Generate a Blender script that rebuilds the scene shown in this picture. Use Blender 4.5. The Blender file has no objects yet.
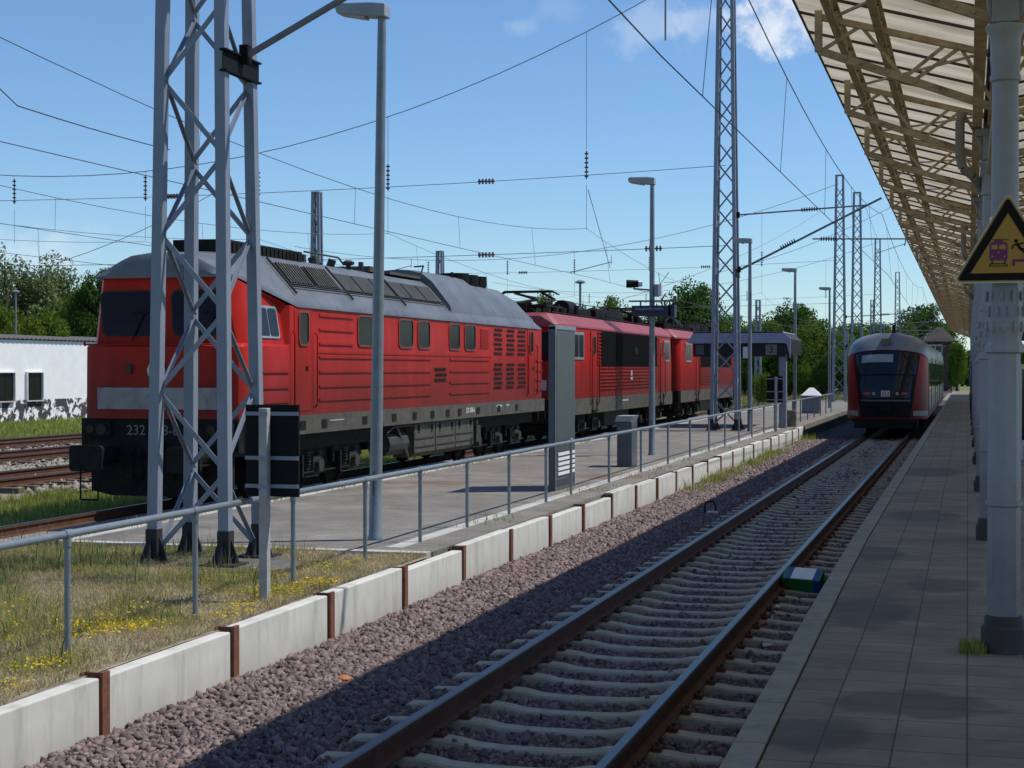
import bpy, math, random
import numpy as np
from mathutils import Vector, Matrix
R = math.radians
random.seed(7)
rng = np.random.default_rng(7)
S = bpy.context.scene
COL = S.collection

# ------------------------------------------------------------------ camera
F_PX = 1620.0
YAW = math.atan(456 / F_PX)
EYE = 2.33
cd = bpy.data.cameras.new('camera'); cam = bpy.data.objects.new('camera', cd); COL.objects.link(cam)
cd.sensor_width = 36; cd.lens = F_PX / 1024 * 36
cd.clip_start = .1; cd.clip_end = 3000
cam.location = (0, 0, EYE)
cam.rotation_euler = (R(90) - math.atan(15 / F_PX), 0, YAW)
S.camera = cam

# ------------------------------------------------------------------ sky, sun, exposure
SUN_AZ = R(65)            # from +Y towards +X
SUN_EL = R(58.2)
w = bpy.data.worlds.new('World'); S.world = w; w.use_nodes = True
nt = w.node_tree; nt.nodes.clear()
out = nt.nodes.new('ShaderNodeOutputWorld'); bg = nt.nodes.new('ShaderNodeBackground')
sky = nt.nodes.new('ShaderNodeTexSky'); sky.sky_type = 'NISHITA'; sky.sun_disc = False
sky.sun_elevation = SUN_EL; sky.sun_rotation = SUN_AZ
sky.air_density = 1.0; sky.dust_density = 0.0; sky.ozone_density = 6.0; sky.altitude = 0
bg.inputs['Strength'].default_value = 0.112
tc = nt.nodes.new('ShaderNodeTexCoord')
def wdir(u, v):
    f = Vector((-math.sin(YAW), math.cos(YAW), 0)); r = Vector((math.cos(YAW), math.sin(YAW), 0))
    return (f + r * ((u - 512) / F_PX) + Vector((0, 0, (369 - v) / F_PX))).normalized()
nz = nt.nodes.new('ShaderNodeTexNoise'); nz.inputs['Scale'].default_value = 34; nz.inputs['Detail'].default_value = 7
nz.inputs['Roughness'].default_value = .6
nt.links.new(tc.outputs['Generated'], nz.inputs['Vector'])
tint = nt.nodes.new('ShaderNodeMixRGB'); tint.blend_type = 'MULTIPLY'; tint.inputs[0].default_value = 1; tint.inputs[2].default_value = (.93, 1.06, 1.16, 1)
nt.links.new(sky.outputs['Color'], tint.inputs[1]); prev = tint.outputs[0]
for (u, v, rad, amt, sz) in [(792, 8, .040, .75, 1), (770, 30, .020, .35, 1), (652, 25, .030, .22, .6), (700, 28, .022, .22, .8), (520, 28, .014, .16, .5), (560, 10, .02, .08, .5),
                         (40, 262, .07, .25, .3), (130, 270, .05, .18, .25)]:
    c = wdir(u, v)
    sub = nt.nodes.new('ShaderNodeVectorMath'); sub.operation = 'SUBTRACT'; sub.inputs[1].default_value = c
    nt.links.new(tc.outputs['Generated'], sub.inputs[0])
    sc = nt.nodes.new('ShaderNodeVectorMath'); sc.operation = 'MULTIPLY'; sc.inputs[1].default_value = (1, 1, 1 / sz)
    nt.links.new(sub.outputs[0], sc.inputs[0])
    ln = nt.nodes.new('ShaderNodeVectorMath'); ln.operation = 'LENGTH'; nt.links.new(sc.outputs[0], ln.inputs[0])
    # mask = clamp(1 - len/rad + (noise-.5)*k)
    a = nt.nodes.new('ShaderNodeMath'); a.operation = 'MULTIPLY_ADD'; a.inputs[1].default_value = -1 / rad; a.inputs[2].default_value = 1.0
    nt.links.new(ln.outputs['Value'], a.inputs[0])
    b = nt.nodes.new('ShaderNodeMath'); b.operation = 'MULTIPLY_ADD'; b.inputs[1].default_value = 3.0; b.inputs[2].default_value = -1.5
    nt.links.new(nz.outputs['Fac'], b.inputs[0])
    s = nt.nodes.new('ShaderNodeMath'); s.operation = 'ADD'; nt.links.new(a.outputs[0], s.inputs[0]); nt.links.new(b.outputs[0], s.inputs[1])
    mr = nt.nodes.new('ShaderNodeMapRange'); mr.interpolation_type = 'SMOOTHSTEP'
    mr.inputs['From Min'].default_value = .05; mr.inputs['From Max'].default_value = .9; mr.inputs['To Max'].default_value = amt
    nt.links.new(s.outputs[0], mr.inputs['Value'])
    mx = nt.nodes.new('ShaderNodeMixRGB'); mx.inputs[2].default_value = (8.3, 8.5, 8.9, 1)
    nt.links.new(mr.outputs[0], mx.inputs[0]); nt.links.new(prev, mx.inputs[1]); prev = mx.outputs[0]
nt.links.new(prev, bg.inputs['Color']); nt.links.new(bg.outputs[0], out.inputs[0])
sl = bpy.data.lights.new('sun', 'SUN'); sl.energy = 4.1; sl.angle = R(.5); sl.color = (1, .955, .89)
so = bpy.data.objects.new('sun', sl); COL.objects.link(so)
sd = Vector((math.cos(SUN_EL) * math.sin(SUN_AZ), math.cos(SUN_EL) * math.cos(SUN_AZ), math.sin(SUN_EL)))
so.rotation_euler = (-sd).to_track_quat('-Z', 'Y').to_euler(); so.location = (40, 20, 60)
S.view_settings.view_transform = 'Standard'; S.view_settings.look = 'None'
S.view_settings.exposure = 0.0; S.view_settings.gamma = 1
S.cycles.max_bounces = 6; S.cycles.transparent_max_bounces = 6; S.cycles.caustics_reflective = False; S.cycles.caustics_refractive = False

# ------------------------------------------------------------------ materials
def M(name, col, rough=.6, metal=0., var=.15, scale=3., dirt=None, bump=0., bscale=40., stretch=(1, 1, 1), spec=.5, var2=.0):
    m = bpy.data.materials.new(name); m.use_nodes = True
    t = m.node_tree; p = t.nodes['Principled BSDF']
    p.inputs['Roughness'].default_value = rough; p.inputs['Metallic'].default_value = metal
    p.inputs['Specular IOR Level'].default_value = spec
    tc = t.nodes.new('ShaderNodeTexCoord'); mp = t.nodes.new('ShaderNodeMapping'); mp.inputs['Scale'].default_value = stretch
    t.links.new(tc.outputs['Object'], mp.inputs[0])
    n = t.nodes.new('ShaderNodeTexNoise'); n.inputs['Scale'].default_value = scale; n.inputs['Detail'].default_value = 6; n.inputs['Roughness'].default_value = .62
    t.links.new(mp.outputs[0], n.inputs['Vector'])
    cr = t.nodes.new('ShaderNodeValToRGB')
    cr.color_ramp.elements[0].position = .32; cr.color_ramp.elements[1].position = .68
    cr.color_ramp.elements[0].color = [max(0, c * (1 - var)) for c in col] + [1]
    cr.color_ramp.elements[1].color = [min(1, c * (1 + var)) for c in col] + [1]
    t.links.new(n.outputs['Fac'], cr.inputs[0]); last = cr.outputs[0]
    if dirt:                                     # (colour, from, to, scale, stretch)
        dcol, a, b, ds, dst = dirt
        mp2 = t.nodes.new('ShaderNodeMapping'); mp2.inputs['Scale'].default_value = dst; t.links.new(tc.outputs['Object'], mp2.inputs[0])
        n2 = t.nodes.new('ShaderNodeTexNoise'); n2.inputs['Scale'].default_value = ds; n2.inputs['Detail'].default_value = 8; n2.inputs['Roughness'].default_value = .7
        t.links.new(mp2.outputs[0], n2.inputs['Vector'])
        mr = t.nodes.new('ShaderNodeMapRange'); mr.inputs['From Min'].default_value = a; mr.inputs['From Max'].default_value = b
        t.links.new(n2.outputs['Fac'], mr.inputs['Value'])
        mx = t.nodes.new('ShaderNodeMixRGB'); mx.inputs[2].default_value = (*dcol, 1)
        t.links.new(mr.outputs[0], mx.inputs[0]); t.links.new(last, mx.inputs[1]); last = mx.outputs[0]
    t.links.new(last, p.inputs['Base Color'])
    if bump:
        n3 = t.nodes.new('ShaderNodeTexNoise'); n3.inputs['Scale'].default_value = bscale; n3.inputs['Detail'].default_value = 4
        t.links.new(tc.outputs['Object'], n3.inputs['Vector'])
        bp = t.nodes.new('ShaderNodeBump'); bp.inputs['Strength'].default_value = bump; bp.inputs['Distance'].default_value = .02
        t.links.new(n3.outputs['Fac'], bp.inputs['Height']); t.links.new(bp.outputs[0], p.inputs['Normal'])
    m['last'] = 0
    return m
def last_col(m):
    p = m.node_tree.nodes['Principled BSDF']; return p.inputs['Base Color'].links[0].from_socket
def overlay(m, fac_socket, col):
    t = m.node_tree; p = t.nodes['Principled BSDF']; l = last_col(m)
    mx = t.nodes.new('ShaderNodeMixRGB'); mx.inputs[2].default_value = (*col, 1)
    t.links.new(fac_socket, mx.inputs[0]); t.links.new(l, mx.inputs[1]); t.links.new(mx.outputs[0], p.inputs['Base Color'])
def zgrad(m, z0, z1, col, amt=.8, scale=4, stretch=(1, 1, .25)):
    """road dirt that thins out from z0 up to z1"""
    t = m.node_tree; tc = t.nodes.new('ShaderNodeTexCoord'); sp = t.nodes.new('ShaderNodeSeparateXYZ'); t.links.new(tc.outputs['Object'], sp.inputs[0])
    mr = t.nodes.new('ShaderNodeMapRange'); mr.inputs['From Min'].default_value = z0; mr.inputs['From Max'].default_value = z1
    mr.inputs['To Min'].default_value = 1; mr.inputs['To Max'].default_value = 0; t.links.new(sp.outputs[2], mr.inputs['Value'])
    mp = t.nodes.new('ShaderNodeMapping'); mp.inputs['Scale'].default_value = stretch; t.links.new(tc.outputs['Object'], mp.inputs[0])
    n = t.nodes.new('ShaderNodeTexNoise'); n.inputs['Scale'].default_value = scale; n.inputs['Detail'].default_value = 8; t.links.new(mp.outputs[0], n.inputs['Vector'])
    a = t.nodes.new('ShaderNodeMath'); a.operation = 'MULTIPLY'; t.links.new(mr.outputs[0], a.inputs[0]); t.links.new(n.outputs['Fac'], a.inputs[1])
    b = t.nodes.new('ShaderNodeMath'); b.operation = 'MULTIPLY'; b.use_clamp = True; b.inputs[1].default_value = amt * 1.8; t.links.new(a.outputs[0], b.inputs[0])
    overlay(m, b.outputs[0], col)
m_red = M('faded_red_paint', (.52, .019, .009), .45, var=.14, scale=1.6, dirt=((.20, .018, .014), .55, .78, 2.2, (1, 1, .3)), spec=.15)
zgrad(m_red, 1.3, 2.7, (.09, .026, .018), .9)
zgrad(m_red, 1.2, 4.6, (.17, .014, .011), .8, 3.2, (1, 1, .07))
m_redrib = m_red
m_pink = M('faded_red_roof_sky_sheen', (.27, .045, .055), .6, var=.18, scale=1.5)  # faded paint, with the sky's reflection on the slopes mixed into the colour
m_grey = M('grey_roof_paint', (.125, .138, .15), .5, var=.22, scale=1.3, dirt=((.07, .075, .08), .52, .8, 3, (1, 1, 1)))
m_sill = M('dirty_olive_sill', (.078, .072, .056), .7, var=.35, scale=4, dirt=((.045, .04, .032), .5, .7, 5, (1, 1, .4)))
m_black = M('black_running_gear', (.009, .0085, .008), .75, var=.5, scale=6, spec=.2, dirt=((.03, .024, .018), .5, .75, 9, (1, 1, 1)))
m_gear = M('greasy_bogie_metal', (.04, .036, .030), .6, var=.5, scale=7, dirt=((.018, .016, .014), .45, .65, 6, (1, 1, 1)))
m_glass = M('dark_window_glass', (.010, .013, .018), .06, var=.3, spec=.4)
m_glassdull = M('dusty_window_glass', (.012, .0125, .010), .22, var=.3, spec=.22)
m_frame = M('dusty_red_frame', (.20, .05, .04), .6)
m_rpane = M('matt_roof_pane', (.055, .057, .055), .7, var=.25, spec=.15)
m_rubber = M('black_rubber_seal', (.012, .012, .012), .7)
m_alu = M('aluminium_frame', (.45, .46, .46), .35, .6)
m_white = M('white_paint', (.75, .75, .73), .6, var=.08)
m_dwhite = M('dirty_white_panel', (.42, .42, .41), .6, var=.15, dirt=((.2, .2, .19), .5, .8, 3, (1, 1, 1)))
m_mast = M('grey_blue_mast_paint', (.215, .25, .305), .45, var=.10, scale=2, dirt=((.16, .15, .13), .62, .8, 4, (1, 1, .3)))
m_foot = M('black_tar_coating', (.02, .02, .021), .7)
m_post = M('galvanised_tube', (.20, .235, .26), .42, .25, var=.12, scale=6)
m_conc = M('weathered_concrete', (.48, .47, .43), .85, var=.10, scale=2.2, dirt=((.27, .26, .22), .5, .8, 3.0, (1, .5, .6)), bump=.3, bscale=60)
m_conc2 = M('pale_post_concrete', (.36, .36, .34), .85, var=.2, scale=6, bump=.3)
m_wallp = M('retaining_wall_concrete', (.60, .59, .53), .85, var=.10, scale=1.4, dirt=((.30, .29, .23), .50, .80, 2.6, (1, 1.6, .22)), bump=.12, bscale=9)
zgrad(m_wallp, -.3, .06, (.26, .24, .18), .5, 5, (1, 1, .5))
m_rust = M('rusty_steel', (.17, .062, .032), .85, var=.35, scale=8, bump=.3)
m_railrust = M('brown_rail_side', (.095, .038, .019), .8, var=.3, scale=5)
m_railtop = M('polished_rail_head', (.085, .085, .09), .36, .9, var=.15)
m_sleeper = M('sleeper_concrete', (.42, .37, .28), .9, var=.14, scale=6, dirt=((.22, .17, .12), .55, .8, 8, (1, 1, 1)), bump=.35)
m_wood = M('old_sleeper_timber', (.13, .10, .075), .9, var=.4, scale=4, stretch=(1, 6, 1))
m_col = M('grey_cast_iron_paint', (.28, .30, .325), .5, var=.12, scale=3, dirt=((.13, .085, .055), .63, .76, 9, (1, 1, .6)))
zgrad(m_col, .45, 1.3, (.10, .09, .08), .6, 6, (1, 1, .5))
m_colbase = M('dark_column_base', (.05, .045, .04), .75, var=.3)
m_truss = M('brown_truss_paint', (.41, .315, .20), .65, var=.25, scale=5, dirt=((.10, .055, .03), .55, .75, 7, (1, 1, 1)))
m_bar = M('dark_glazing_bar', (.05, .04, .033), .7)
m_shaft = M('dark_steel_box', (.075, .085, .10), .45, var=.15)
m_stele = M('slate_grey_panel', (.07, .082, .095), .4, var=.08)
m_lamp = M('lamp_housing', (.30, .33, .34), .5)
m_navy = M('navy_sign_face', (.008, .012, .05), .4)
m_yel = M('yellow_sign_face', (.40, .235, .03), .5, var=.05)
m_blackp = M('matt_black_paint', (.010, .010, .011), .7, spec=.15)
m_purple = M('faded_purple_print', (.15, .02, .12), .6)
m_green = M('green_print', (.01, .16, .04), .5, var=.2)
m_blue = M('blue_print', (.02, .05, .22), .5)
m_brick = M('dark_brick', (.10, .06, .045), .9, var=.3, scale=4)
m_tile = M('brown_roof_tiles', (.06, .05, .046), .85, var=.3, scale=5)
m_sky_fascia = M('blue_grey_fascia', (.30, .33, .44), .45, var=.08)
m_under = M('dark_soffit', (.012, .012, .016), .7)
m_wire = M('oxidised_wire_sky_sheen', (.10, .115, .14), .6)  # lightened: the sky reflected in the wires is put into their colour
m_ins = M('brown_glazed_insulator', (.05, .022, .02), .3)
m_dsteel = M('weathered_cantilever', (.16, .17, .19), .5, var=.2)
m_rustplate = M('rusty_plate', (.19, .085, .045), .85, var=.3, scale=9)
m_silver = M('silver_train_side', (.11, .115, .108), .35, var=.1)
m_greyt = M('grey_train_cap', (.19, .205, .22), .35, var=.06)
m_bark = M('tree_bark', (.07, .055, .04), .9, var=.4, scale=4, stretch=(1, 1, .3))
m_orange = M('orange_stone', (.45, .16, .05), .8)
m_plate = M('dull_plate', (.22, .19, .17), .6)
m_redlight = M('red_lens', (.5, .01, .01), .2)

def leafmat(name, c1, c2, trans=.35, scale=.9):
    m = bpy.data.materials.new(name); m.use_nodes = True; t = m.node_tree; t.nodes.clear()
    o = t.nodes.new('ShaderNodeOutputMaterial'); d = t.nodes.new('ShaderNodeBsdfDiffuse'); tr = t.nodes.new('ShaderNodeBsdfTranslucent')
    mx = t.nodes.new('ShaderNodeMixShader'); mx.inputs[0].default_value = trans
    tc = t.nodes.new('ShaderNodeTexCoord'); n = t.nodes.new('ShaderNodeTexNoise'); n.inputs['Scale'].default_value = scale; n.inputs['Detail'].default_value = 5
    cr = t.nodes.new('ShaderNodeValToRGB'); cr.color_ramp.elements[0].position = .35; cr.color_ramp.elements[1].position = .65
    cr.color_ramp.elements[0].color = (*c1, 1); cr.color_ramp.elements[1].color = (*c2, 1)
    t.links.new(tc.outputs['Object'], n.inputs['Vector']); t.links.new(n.outputs['Fac'], cr.inputs[0])
    t.links.new(cr.outputs[0], d.inputs['Color']); t.links.new(cr.outputs[0], tr.inputs['Color'])
    t.links.new(d.outputs[0], mx.inputs[1]); t.links.new(tr.outputs[0], mx.inputs[2]); t.links.new(mx.outputs[0], o.inputs[0])
    return m
m_leafd = leafmat('dark_leaves', (.045, .095, .02), (.095, .165, .035))
m_leafm = leafmat('mid_green_leaves', (.075, .14, .02), (.16, .24, .04))
m_leafw = leafmat('willow_leaves', (.12, .16, .055), (.22, .27, .11))
m_leafy = leafmat('yellow_green_leaves', (.09, .15, .02), (.18, .25, .04))
m_blade = leafmat('grass_blades', (.21, .26, .045), (.42, .42, .13), .4, 2.3)
m_dry = leafmat('dry_grass', (.33, .27, .14), (.50, .42, .25), .3, 2)
m_flower = leafmat('yellow_petals', (.62, .47, .02), (.75, .6, .03), .3, 5)
# thin translucent roof sheet
m_sheet = bpy.data.materials.new('translucent_roof_sheet'); m_sheet.use_nodes = True
t = m_sheet.node_tree; t.nodes.clear()
o = t.nodes.new('ShaderNodeOutputMaterial'); d = t.nodes.new('ShaderNodeBsdfDiffuse'); tr = t.nodes.new('ShaderNodeBsdfTranslucent')
mx = t.nodes.new('ShaderNodeMixShader'); mx.inputs[0].default_value = .55
tcn = t.nodes.new('ShaderNodeTexCoord'); n = t.nodes.new('ShaderNodeTexNoise'); n.inputs['Scale'].default_value = 1.6; n.inputs['Detail'].default_value = 7
mpn = t.nodes.new('ShaderNodeMapping'); mpn.inputs['Scale'].default_value = (.6, 2.2, 1)
cr = t.nodes.new('ShaderNodeValToRGB'); cr.color_ramp.elements[0].position = .3; cr.color_ramp.elements[1].position = .62
cr.color_ramp.elements[0].color = (.36, .31, .22, 1); cr.color_ramp.elements[1].color = (.60, .54, .42, 1)
t.links.new(tcn.outputs['Object'], mpn.inputs[0]); t.links.new(mpn.outputs[0], n.inputs['Vector']); t.links.new(n.outputs['Fac'], cr.inputs[0])
t.links.new(cr.outputs[0], d.inputs['Color']); t.links.new(cr.outputs[0], tr.inputs['Color'])
t.links.new(d.outputs[0], mx.inputs[1]); t.links.new(tr.outputs[0], mx.inputs[2]); t.links.new(mx.outputs[0], o.inputs[0])

def slabmat(name, c1, c2, mortar, bw, rh, offset=.5, rough=.85, ms=.012, big=.25, rot=0):
    m = M(name, (.5, .5, .5), rough, var=0, bump=.25, bscale=50)
    t = m.node_tree; p = t.nodes['Principled BSDF']
    tc = t.nodes.new('ShaderNodeTexCoord'); br = t.nodes.new('ShaderNodeTexBrick'); mp = t.nodes.new('ShaderNodeMapping'); mp.inputs['Rotation'].default_value = (0, 0, rot)
    t.links.new(tc.outputs['Object'], mp.inputs[0]); t.links.new(mp.outputs[0], br.inputs['Vector'])
    br.inputs['Color1'].default_value = (*c1, 1); br.inputs['Color2'].default_value = (*c2, 1); br.inputs['Mortar'].default_value = (*mortar, 1)
    br.inputs['Scale'].default_value = 1; br.inputs['Mortar Size'].default_value = ms; br.inputs['Brick Width'].default_value = bw; br.inputs['Row Height'].default_value = rh
    br.offset = offset; br.inputs['Mortar Smooth'].default_value = .3; br.inputs['Bias'].default_value = 0
    n = t.nodes.new('ShaderNodeTexNoise'); n.inputs['Scale'].default_value = 1.1; n.inputs['Detail'].default_value = 9; n.inputs['Roughness'].default_value = .7
    t.links.new(tc.outputs['Object'], n.inputs['Vector'])
    mr = t.nodes.new('ShaderNodeMapRange'); mr.inputs['From Min'].default_value = .3; mr.inputs['From Max'].default_value = .7; mr.inputs['To Min'].default_value = 1 - big; mr.inputs['To Max'].default_value = 1 + big
    t.links.new(n.outputs['Fac'], mr.inputs['Value'])
    mu = t.nodes.new('ShaderNodeVectorMath'); mu.operation = 'SCALE'
    t.links.new(br.outputs['Color'], mu.inputs[0]); t.links.new(mr.outputs[0], mu.inputs['Scale']); t.links.new(mu.outputs[0], p.inputs['Base Color'])
    return m
m_slab = slabmat('platform_slabs', (.235, .190, .125), (.180, .146, .097), (.06, .052, .04), .35, .35, 0, ms=.006, big=.35)
m_pave = slabmat('paving_blocks', (.215, .195, .165), (.18, .163, .138), (.135, .122, .10), .21, .11, .5, ms=.008, big=.4)
m_edge = M('ribbed_edge_stone', (.29, .25, .185), .85, var=.15, scale=3, bump=.25, dirt=((.12, .115, .10), .5, .8, 4, (1, 1, 1)))
# rust and stain patches on the paving
def patches(m, spots, col, amt=.7):
    t = m.node_tree; tc = t.nodes.new('ShaderNodeTexCoord')
    n = t.nodes.new('ShaderNodeTexNoise'); n.inputs['Scale'].default_value = 4; n.inputs['Detail'].default_value = 8; t.links.new(tc.outputs['Object'], n.inputs['Vector'])
    for (x, y, rx, ry) in spots:
        sb = t.nodes.new('ShaderNodeVectorMath'); sb.operation = 'SUBTRACT'; sb.inputs[1].default_value = (x, y, .22); t.links.new(tc.outputs['Object'], sb.inputs[0])
        sc = t.nodes.new('ShaderNodeVectorMath'); sc.operation = 'MULTIPLY'; sc.inputs[1].default_value = (1 / rx, 1 / ry, 0); t.links.new(sb.outputs[0], sc.inputs[0])
        ln = t.nodes.new('ShaderNodeVectorMath'); ln.operation = 'LENGTH'; t.links.new(sc.outputs[0], ln.inputs[0])
        a = t.nodes.new('ShaderNodeMath'); a.operation = 'SUBTRACT'; t.links.new(n.outputs['Fac'], a.inputs[0]); t.links.new(ln.outputs['Value'], a.inputs[1])
        mr = t.nodes.new('ShaderNodeMapRange'); mr.inputs['From Min'].default_value = -.55; mr.inputs['From Max'].default_value = -.25; mr.inputs['To Max'].default_value = amt
        t.links.new(a.outputs[0], mr.inputs['Value']); overlay(m, mr.outputs[0], col)
patches(m_pave, [(-6.75, 31.0, .7, .8), (-9.4, 28.5, .7, .5), (-7.8, 55, 1.0, .6)], (.17, .085, .05), .7)
patches(m_pave, [(-8.5, 21.5, 1.5, 1.1), (-7.3, 24.5, 1.0, 1.4), (-9.6, 34, 1.4, 2.2), (-7.6, 43, 1.6, 2)], (.15, .135, .115), .4)
patches(m_slab, [(-.75, 12.6, .4, .9), (-.3, 9.2, .5, .4), (-.9, 16.6, .3, .8), (-.55, 21, .5, .9), (-.2, 14.3, .3, .5), (-.75, 8.3, .35, .4), (-.6, 30, .6, 1.5)], (.05, .042, .032), .55)

def groundmat(name, cols, scale, bump=.8, bscale=25, scale2=None):
    m = M(name, cols[0], .95, var=0, bump=bump, bscale=bscale); t = m.node_tree; p = t.nodes['Principled BSDF']
    tc = t.nodes.new('ShaderNodeTexCoord'); n = t.nodes.new('ShaderNodeTexNoise'); n.inputs['Scale'].default_value = scale; n.inputs['Detail'].default_value = 12; n.inputs['Roughness'].default_value = .72
    t.links.new(tc.outputs['Object'], n.inputs['Vector']); cr = t.nodes.new('ShaderNodeValToRGB'); e = cr.color_ramp.elements
    e[0].position = .3; e[1].position = .7; e[0].color = (*cols[0], 1); e[1].color = (*cols[-1], 1)
    for k, c in enumerate(cols[1:-1]):
        x = e.new(.3 + .4 * (k + 1) / (len(cols) - 1)); x.color = (*c, 1)
    t.links.new(n.outputs['Fac'], cr.inputs[0]); t.links.new(cr.outputs[0], p.inputs['Base Color']); return m
m_ground = groundmat('rough_grassland', [(.10, .12, .03), (.15, .16, .05), (.22, .19, .10)], .35)
m_verge = groundmat('dry_verge_soil', [(.13, .14, .055), (.24, .20, .12), (.33, .27, .18), (.44, .38, .29)], 3.2)
m_bed = groundmat('track_ballast_bed', [(.03, .025, .022), (.06, .05, .045), (.10, .085, .075)], 14, 1.0, 22)
m_bed2 = groundmat('weathered_ballast_bed', [(.13, .11, .09), (.24, .21, .17), (.34, .30, .25)], 3, 1.0, 15)
m_stone = M('crushed_stone', (.165, .12, .112), .85, var=.25, scale=11, dirt=((.25, .21, .20), .6, .75, 17, (1, 1, 1)))

# ------------------------------------------------------------------ mesh helpers
class MB:
    def __init__(s): s.v = []; s.f = []; s.m = []; s.cur = 0
    def add(s, vs, fs):
        b = len(s.v); s.v += [tuple(p) for p in vs]; s.f += [tuple(b + i for i in f) for f in fs]; s.m += [s.cur] * len(fs); return s
    def box(s, x0, x1, y0, y1, z0, z1):
        return s.add([(x, y, z) for z in (z0, z1) for y in (y0, y1) for x in (x0, x1)],
                     [(0, 2, 3, 1), (4, 5, 7, 6), (0, 1, 5, 4), (2, 6, 7, 3), (0, 4, 6, 2), (1, 3, 7, 5)])
    def bar(s, p, q, w, h, up=(0, 0, 1)):
        p, q = Vector(p), Vector(q); d = (q - p).normalized(); up = Vector(up)
        if abs(d.dot(up)) > .99: up = Vector((0, 1, 0))
        a = d.cross(up).normalized(); b = a.cross(d).normalized(); vs = []
        for e in (p, q):
            for i, j in ((-1, -1), (1, -1), (1, 1), (-1, 1)): vs.append(e + a * w / 2 * i + b * h / 2 * j)
        return s.add(vs, [(3, 2, 1, 0), (4, 5, 6, 7), (0, 1, 5, 4), (1, 2, 6, 5), (2, 3, 7, 6), (3, 0, 4, 7)])
    def tube(s, p, q, r, n=8, r2=None, caps=True):
        p, q = Vector(p), Vector(q); d = (q - p).normalized(); up = Vector((0, 0, 1)) if abs(d.z) < .95 else Vector((0, 1, 0))
        a = d.cross(up).normalized(); b = a.cross(d); r2 = r if r2 is None else r2; vs = []
        for e, rr in ((p, r), (q, r2)):
            for i in range(n):
                t = 2 * math.pi * i / n; vs.append(e + a * math.cos(t) * rr + b * math.sin(t) * rr)
        fs = [(i, (i + 1) % n, n + (i + 1) % n, n + i) for i in range(n)]
        if caps: fs += [tuple(range(n))[::-1], tuple(range(n, 2 * n))]
        return s.add(vs, fs)
    def path(s, pts, r, n=6):
        for a, b in zip(pts, pts[1:]): s.tube(a, b, r, n)
        return s
    def lathe(s, c, prof, n=16, axis='z', caps=True):
        vs = []
        for (r, h) in prof:
            for i in range(n):
                t = 2 * math.pi * i / n; a, b = r * math.cos(t), r * math.sin(t)
                vs.append({'z': (c[0] + a, c[1] + b, c[2] + h), 'x': (c[0] + h, c[1] + a, c[2] + b), 'y': (c[0] + b, c[1] + h, c[2] + a)}[axis])
        fs = []
        for k in range(len(prof) - 1):
            for i in range(n): fs.append((k * n + i, k * n + (i + 1) % n, (k + 1) * n + (i + 1) % n, (k + 1) * n + i))
        if caps: fs += [tuple(range(n))[::-1], tuple(range((len(prof) - 1) * n, len(prof) * n))]
        return s.add(vs, fs)
    def prism(s, poly, axis, a, b):
        """poly of (p,q) extruded along axis from a to b; axis x: (y,z); y: (x,z); z: (x,y)"""
        f = {'x': lambda p, t: (t, p[0], p[1]), 'y': lambda p, t: (p[0], t, p[1]), 'z': lambda p, t: (p[0], p[1], t)}[axis]
        n = len(poly); vs = [f(p, a) for p in poly] + [f(p, b) for p in poly]
        return s.add(vs, [tuple(range(n)), tuple(range(n, 2 * n))[::-1]] + [(i, n + i, n + (i + 1) % n, (i + 1) % n) for i in range(n)])
    def build(s, name, mat, parent=None, smooth=False, bevel=0, fix=True):
        me = bpy.data.meshes.new(name); me.from_pydata(s.v, [], s.f)
        for m in (mat if isinstance(mat, (list, tuple)) else [mat]): me.materials.append(m)
        if any(s.m): me.polygons.foreach_set('material_index', s.m)
        if fix:
            import bmesh
            bm = bmesh.new(); bm.from_mesh(me); bmesh.ops.recalc_face_normals(bm, faces=bm.faces); bm.to_mesh(me); bm.free()
        if smooth:
            me.polygons.foreach_set('use_smooth', [True] * len(me.polygons))
            try: me.set_sharp_from_angle(angle=R(38))
            except Exception: pass
        o = bpy.data.objects.new(name, me); COL.objects.link(o)
        if parent: o.parent = parent
        if bevel:
            md = o.modifiers.new('bevel', 'BEVEL'); md.width = bevel; md.segments = 2; md.limit_method = 'ANGLE'
        return o
def tag(o, label=None, cat=None, group=None, kind=None):
    if label: o['label'] = label
    if cat: o['category'] = cat
    if group: o['group'] = group
    if kind: o['kind'] = kind
    return o
def thing(name, label, cat, loc=(0, 0, 0), rz=0, group=None):
    o = bpy.data.objects.new(name, None); COL.objects.link(o); o.location = loc; o.rotation_euler = (0, 0, rz); o.empty_display_size = .2
    return tag(o, label, cat, group)
def copy_tree(o, loc=None, label=None, rz=None, group=None, parent=None):
    c = o.copy(); COL.objects.link(c); c.parent = parent
    if loc is not None: c.location = loc
    if rz is not None: c.rotation_euler = (0, 0, rz)
    if label: c['label'] = label
    if group: c['group'] = group
    for ch in o.children: copy_tree(ch, parent=c)
    return c
def text(name, s, size, loc, rot, mat, parent, align='CENTER', ext=.002, sx=1.):
    cu = bpy.data.curves.new(name, 'FONT'); cu.body = s; cu.size = size; cu.align_x = align; cu.align_y = 'CENTER'; cu.extrude = ext; cu.resolution_u = 3
    cu.materials.append(mat); o = bpy.data.objects.new(name, cu); COL.objects.link(o); o.location = loc; o.rotation_euler = rot; o.scale = (sx, 1, 1)
    if parent: o.parent = parent
    bpy.context.view_layer.update()
    me = bpy.data.meshes.new_from_object(o.evaluated_get(bpy.context.evaluated_depsgraph_get()))
    q = bpy.data.objects.new(name, me); COL.objects.link(q); q.location = o.location; q.rotation_euler = o.rotation_euler; q.scale = o.scale; q.parent = o.parent
    if not me.materials: me.materials.append(mat)
    nm = o.name; bpy.data.objects.remove(o); q.name = nm
    return q
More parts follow.
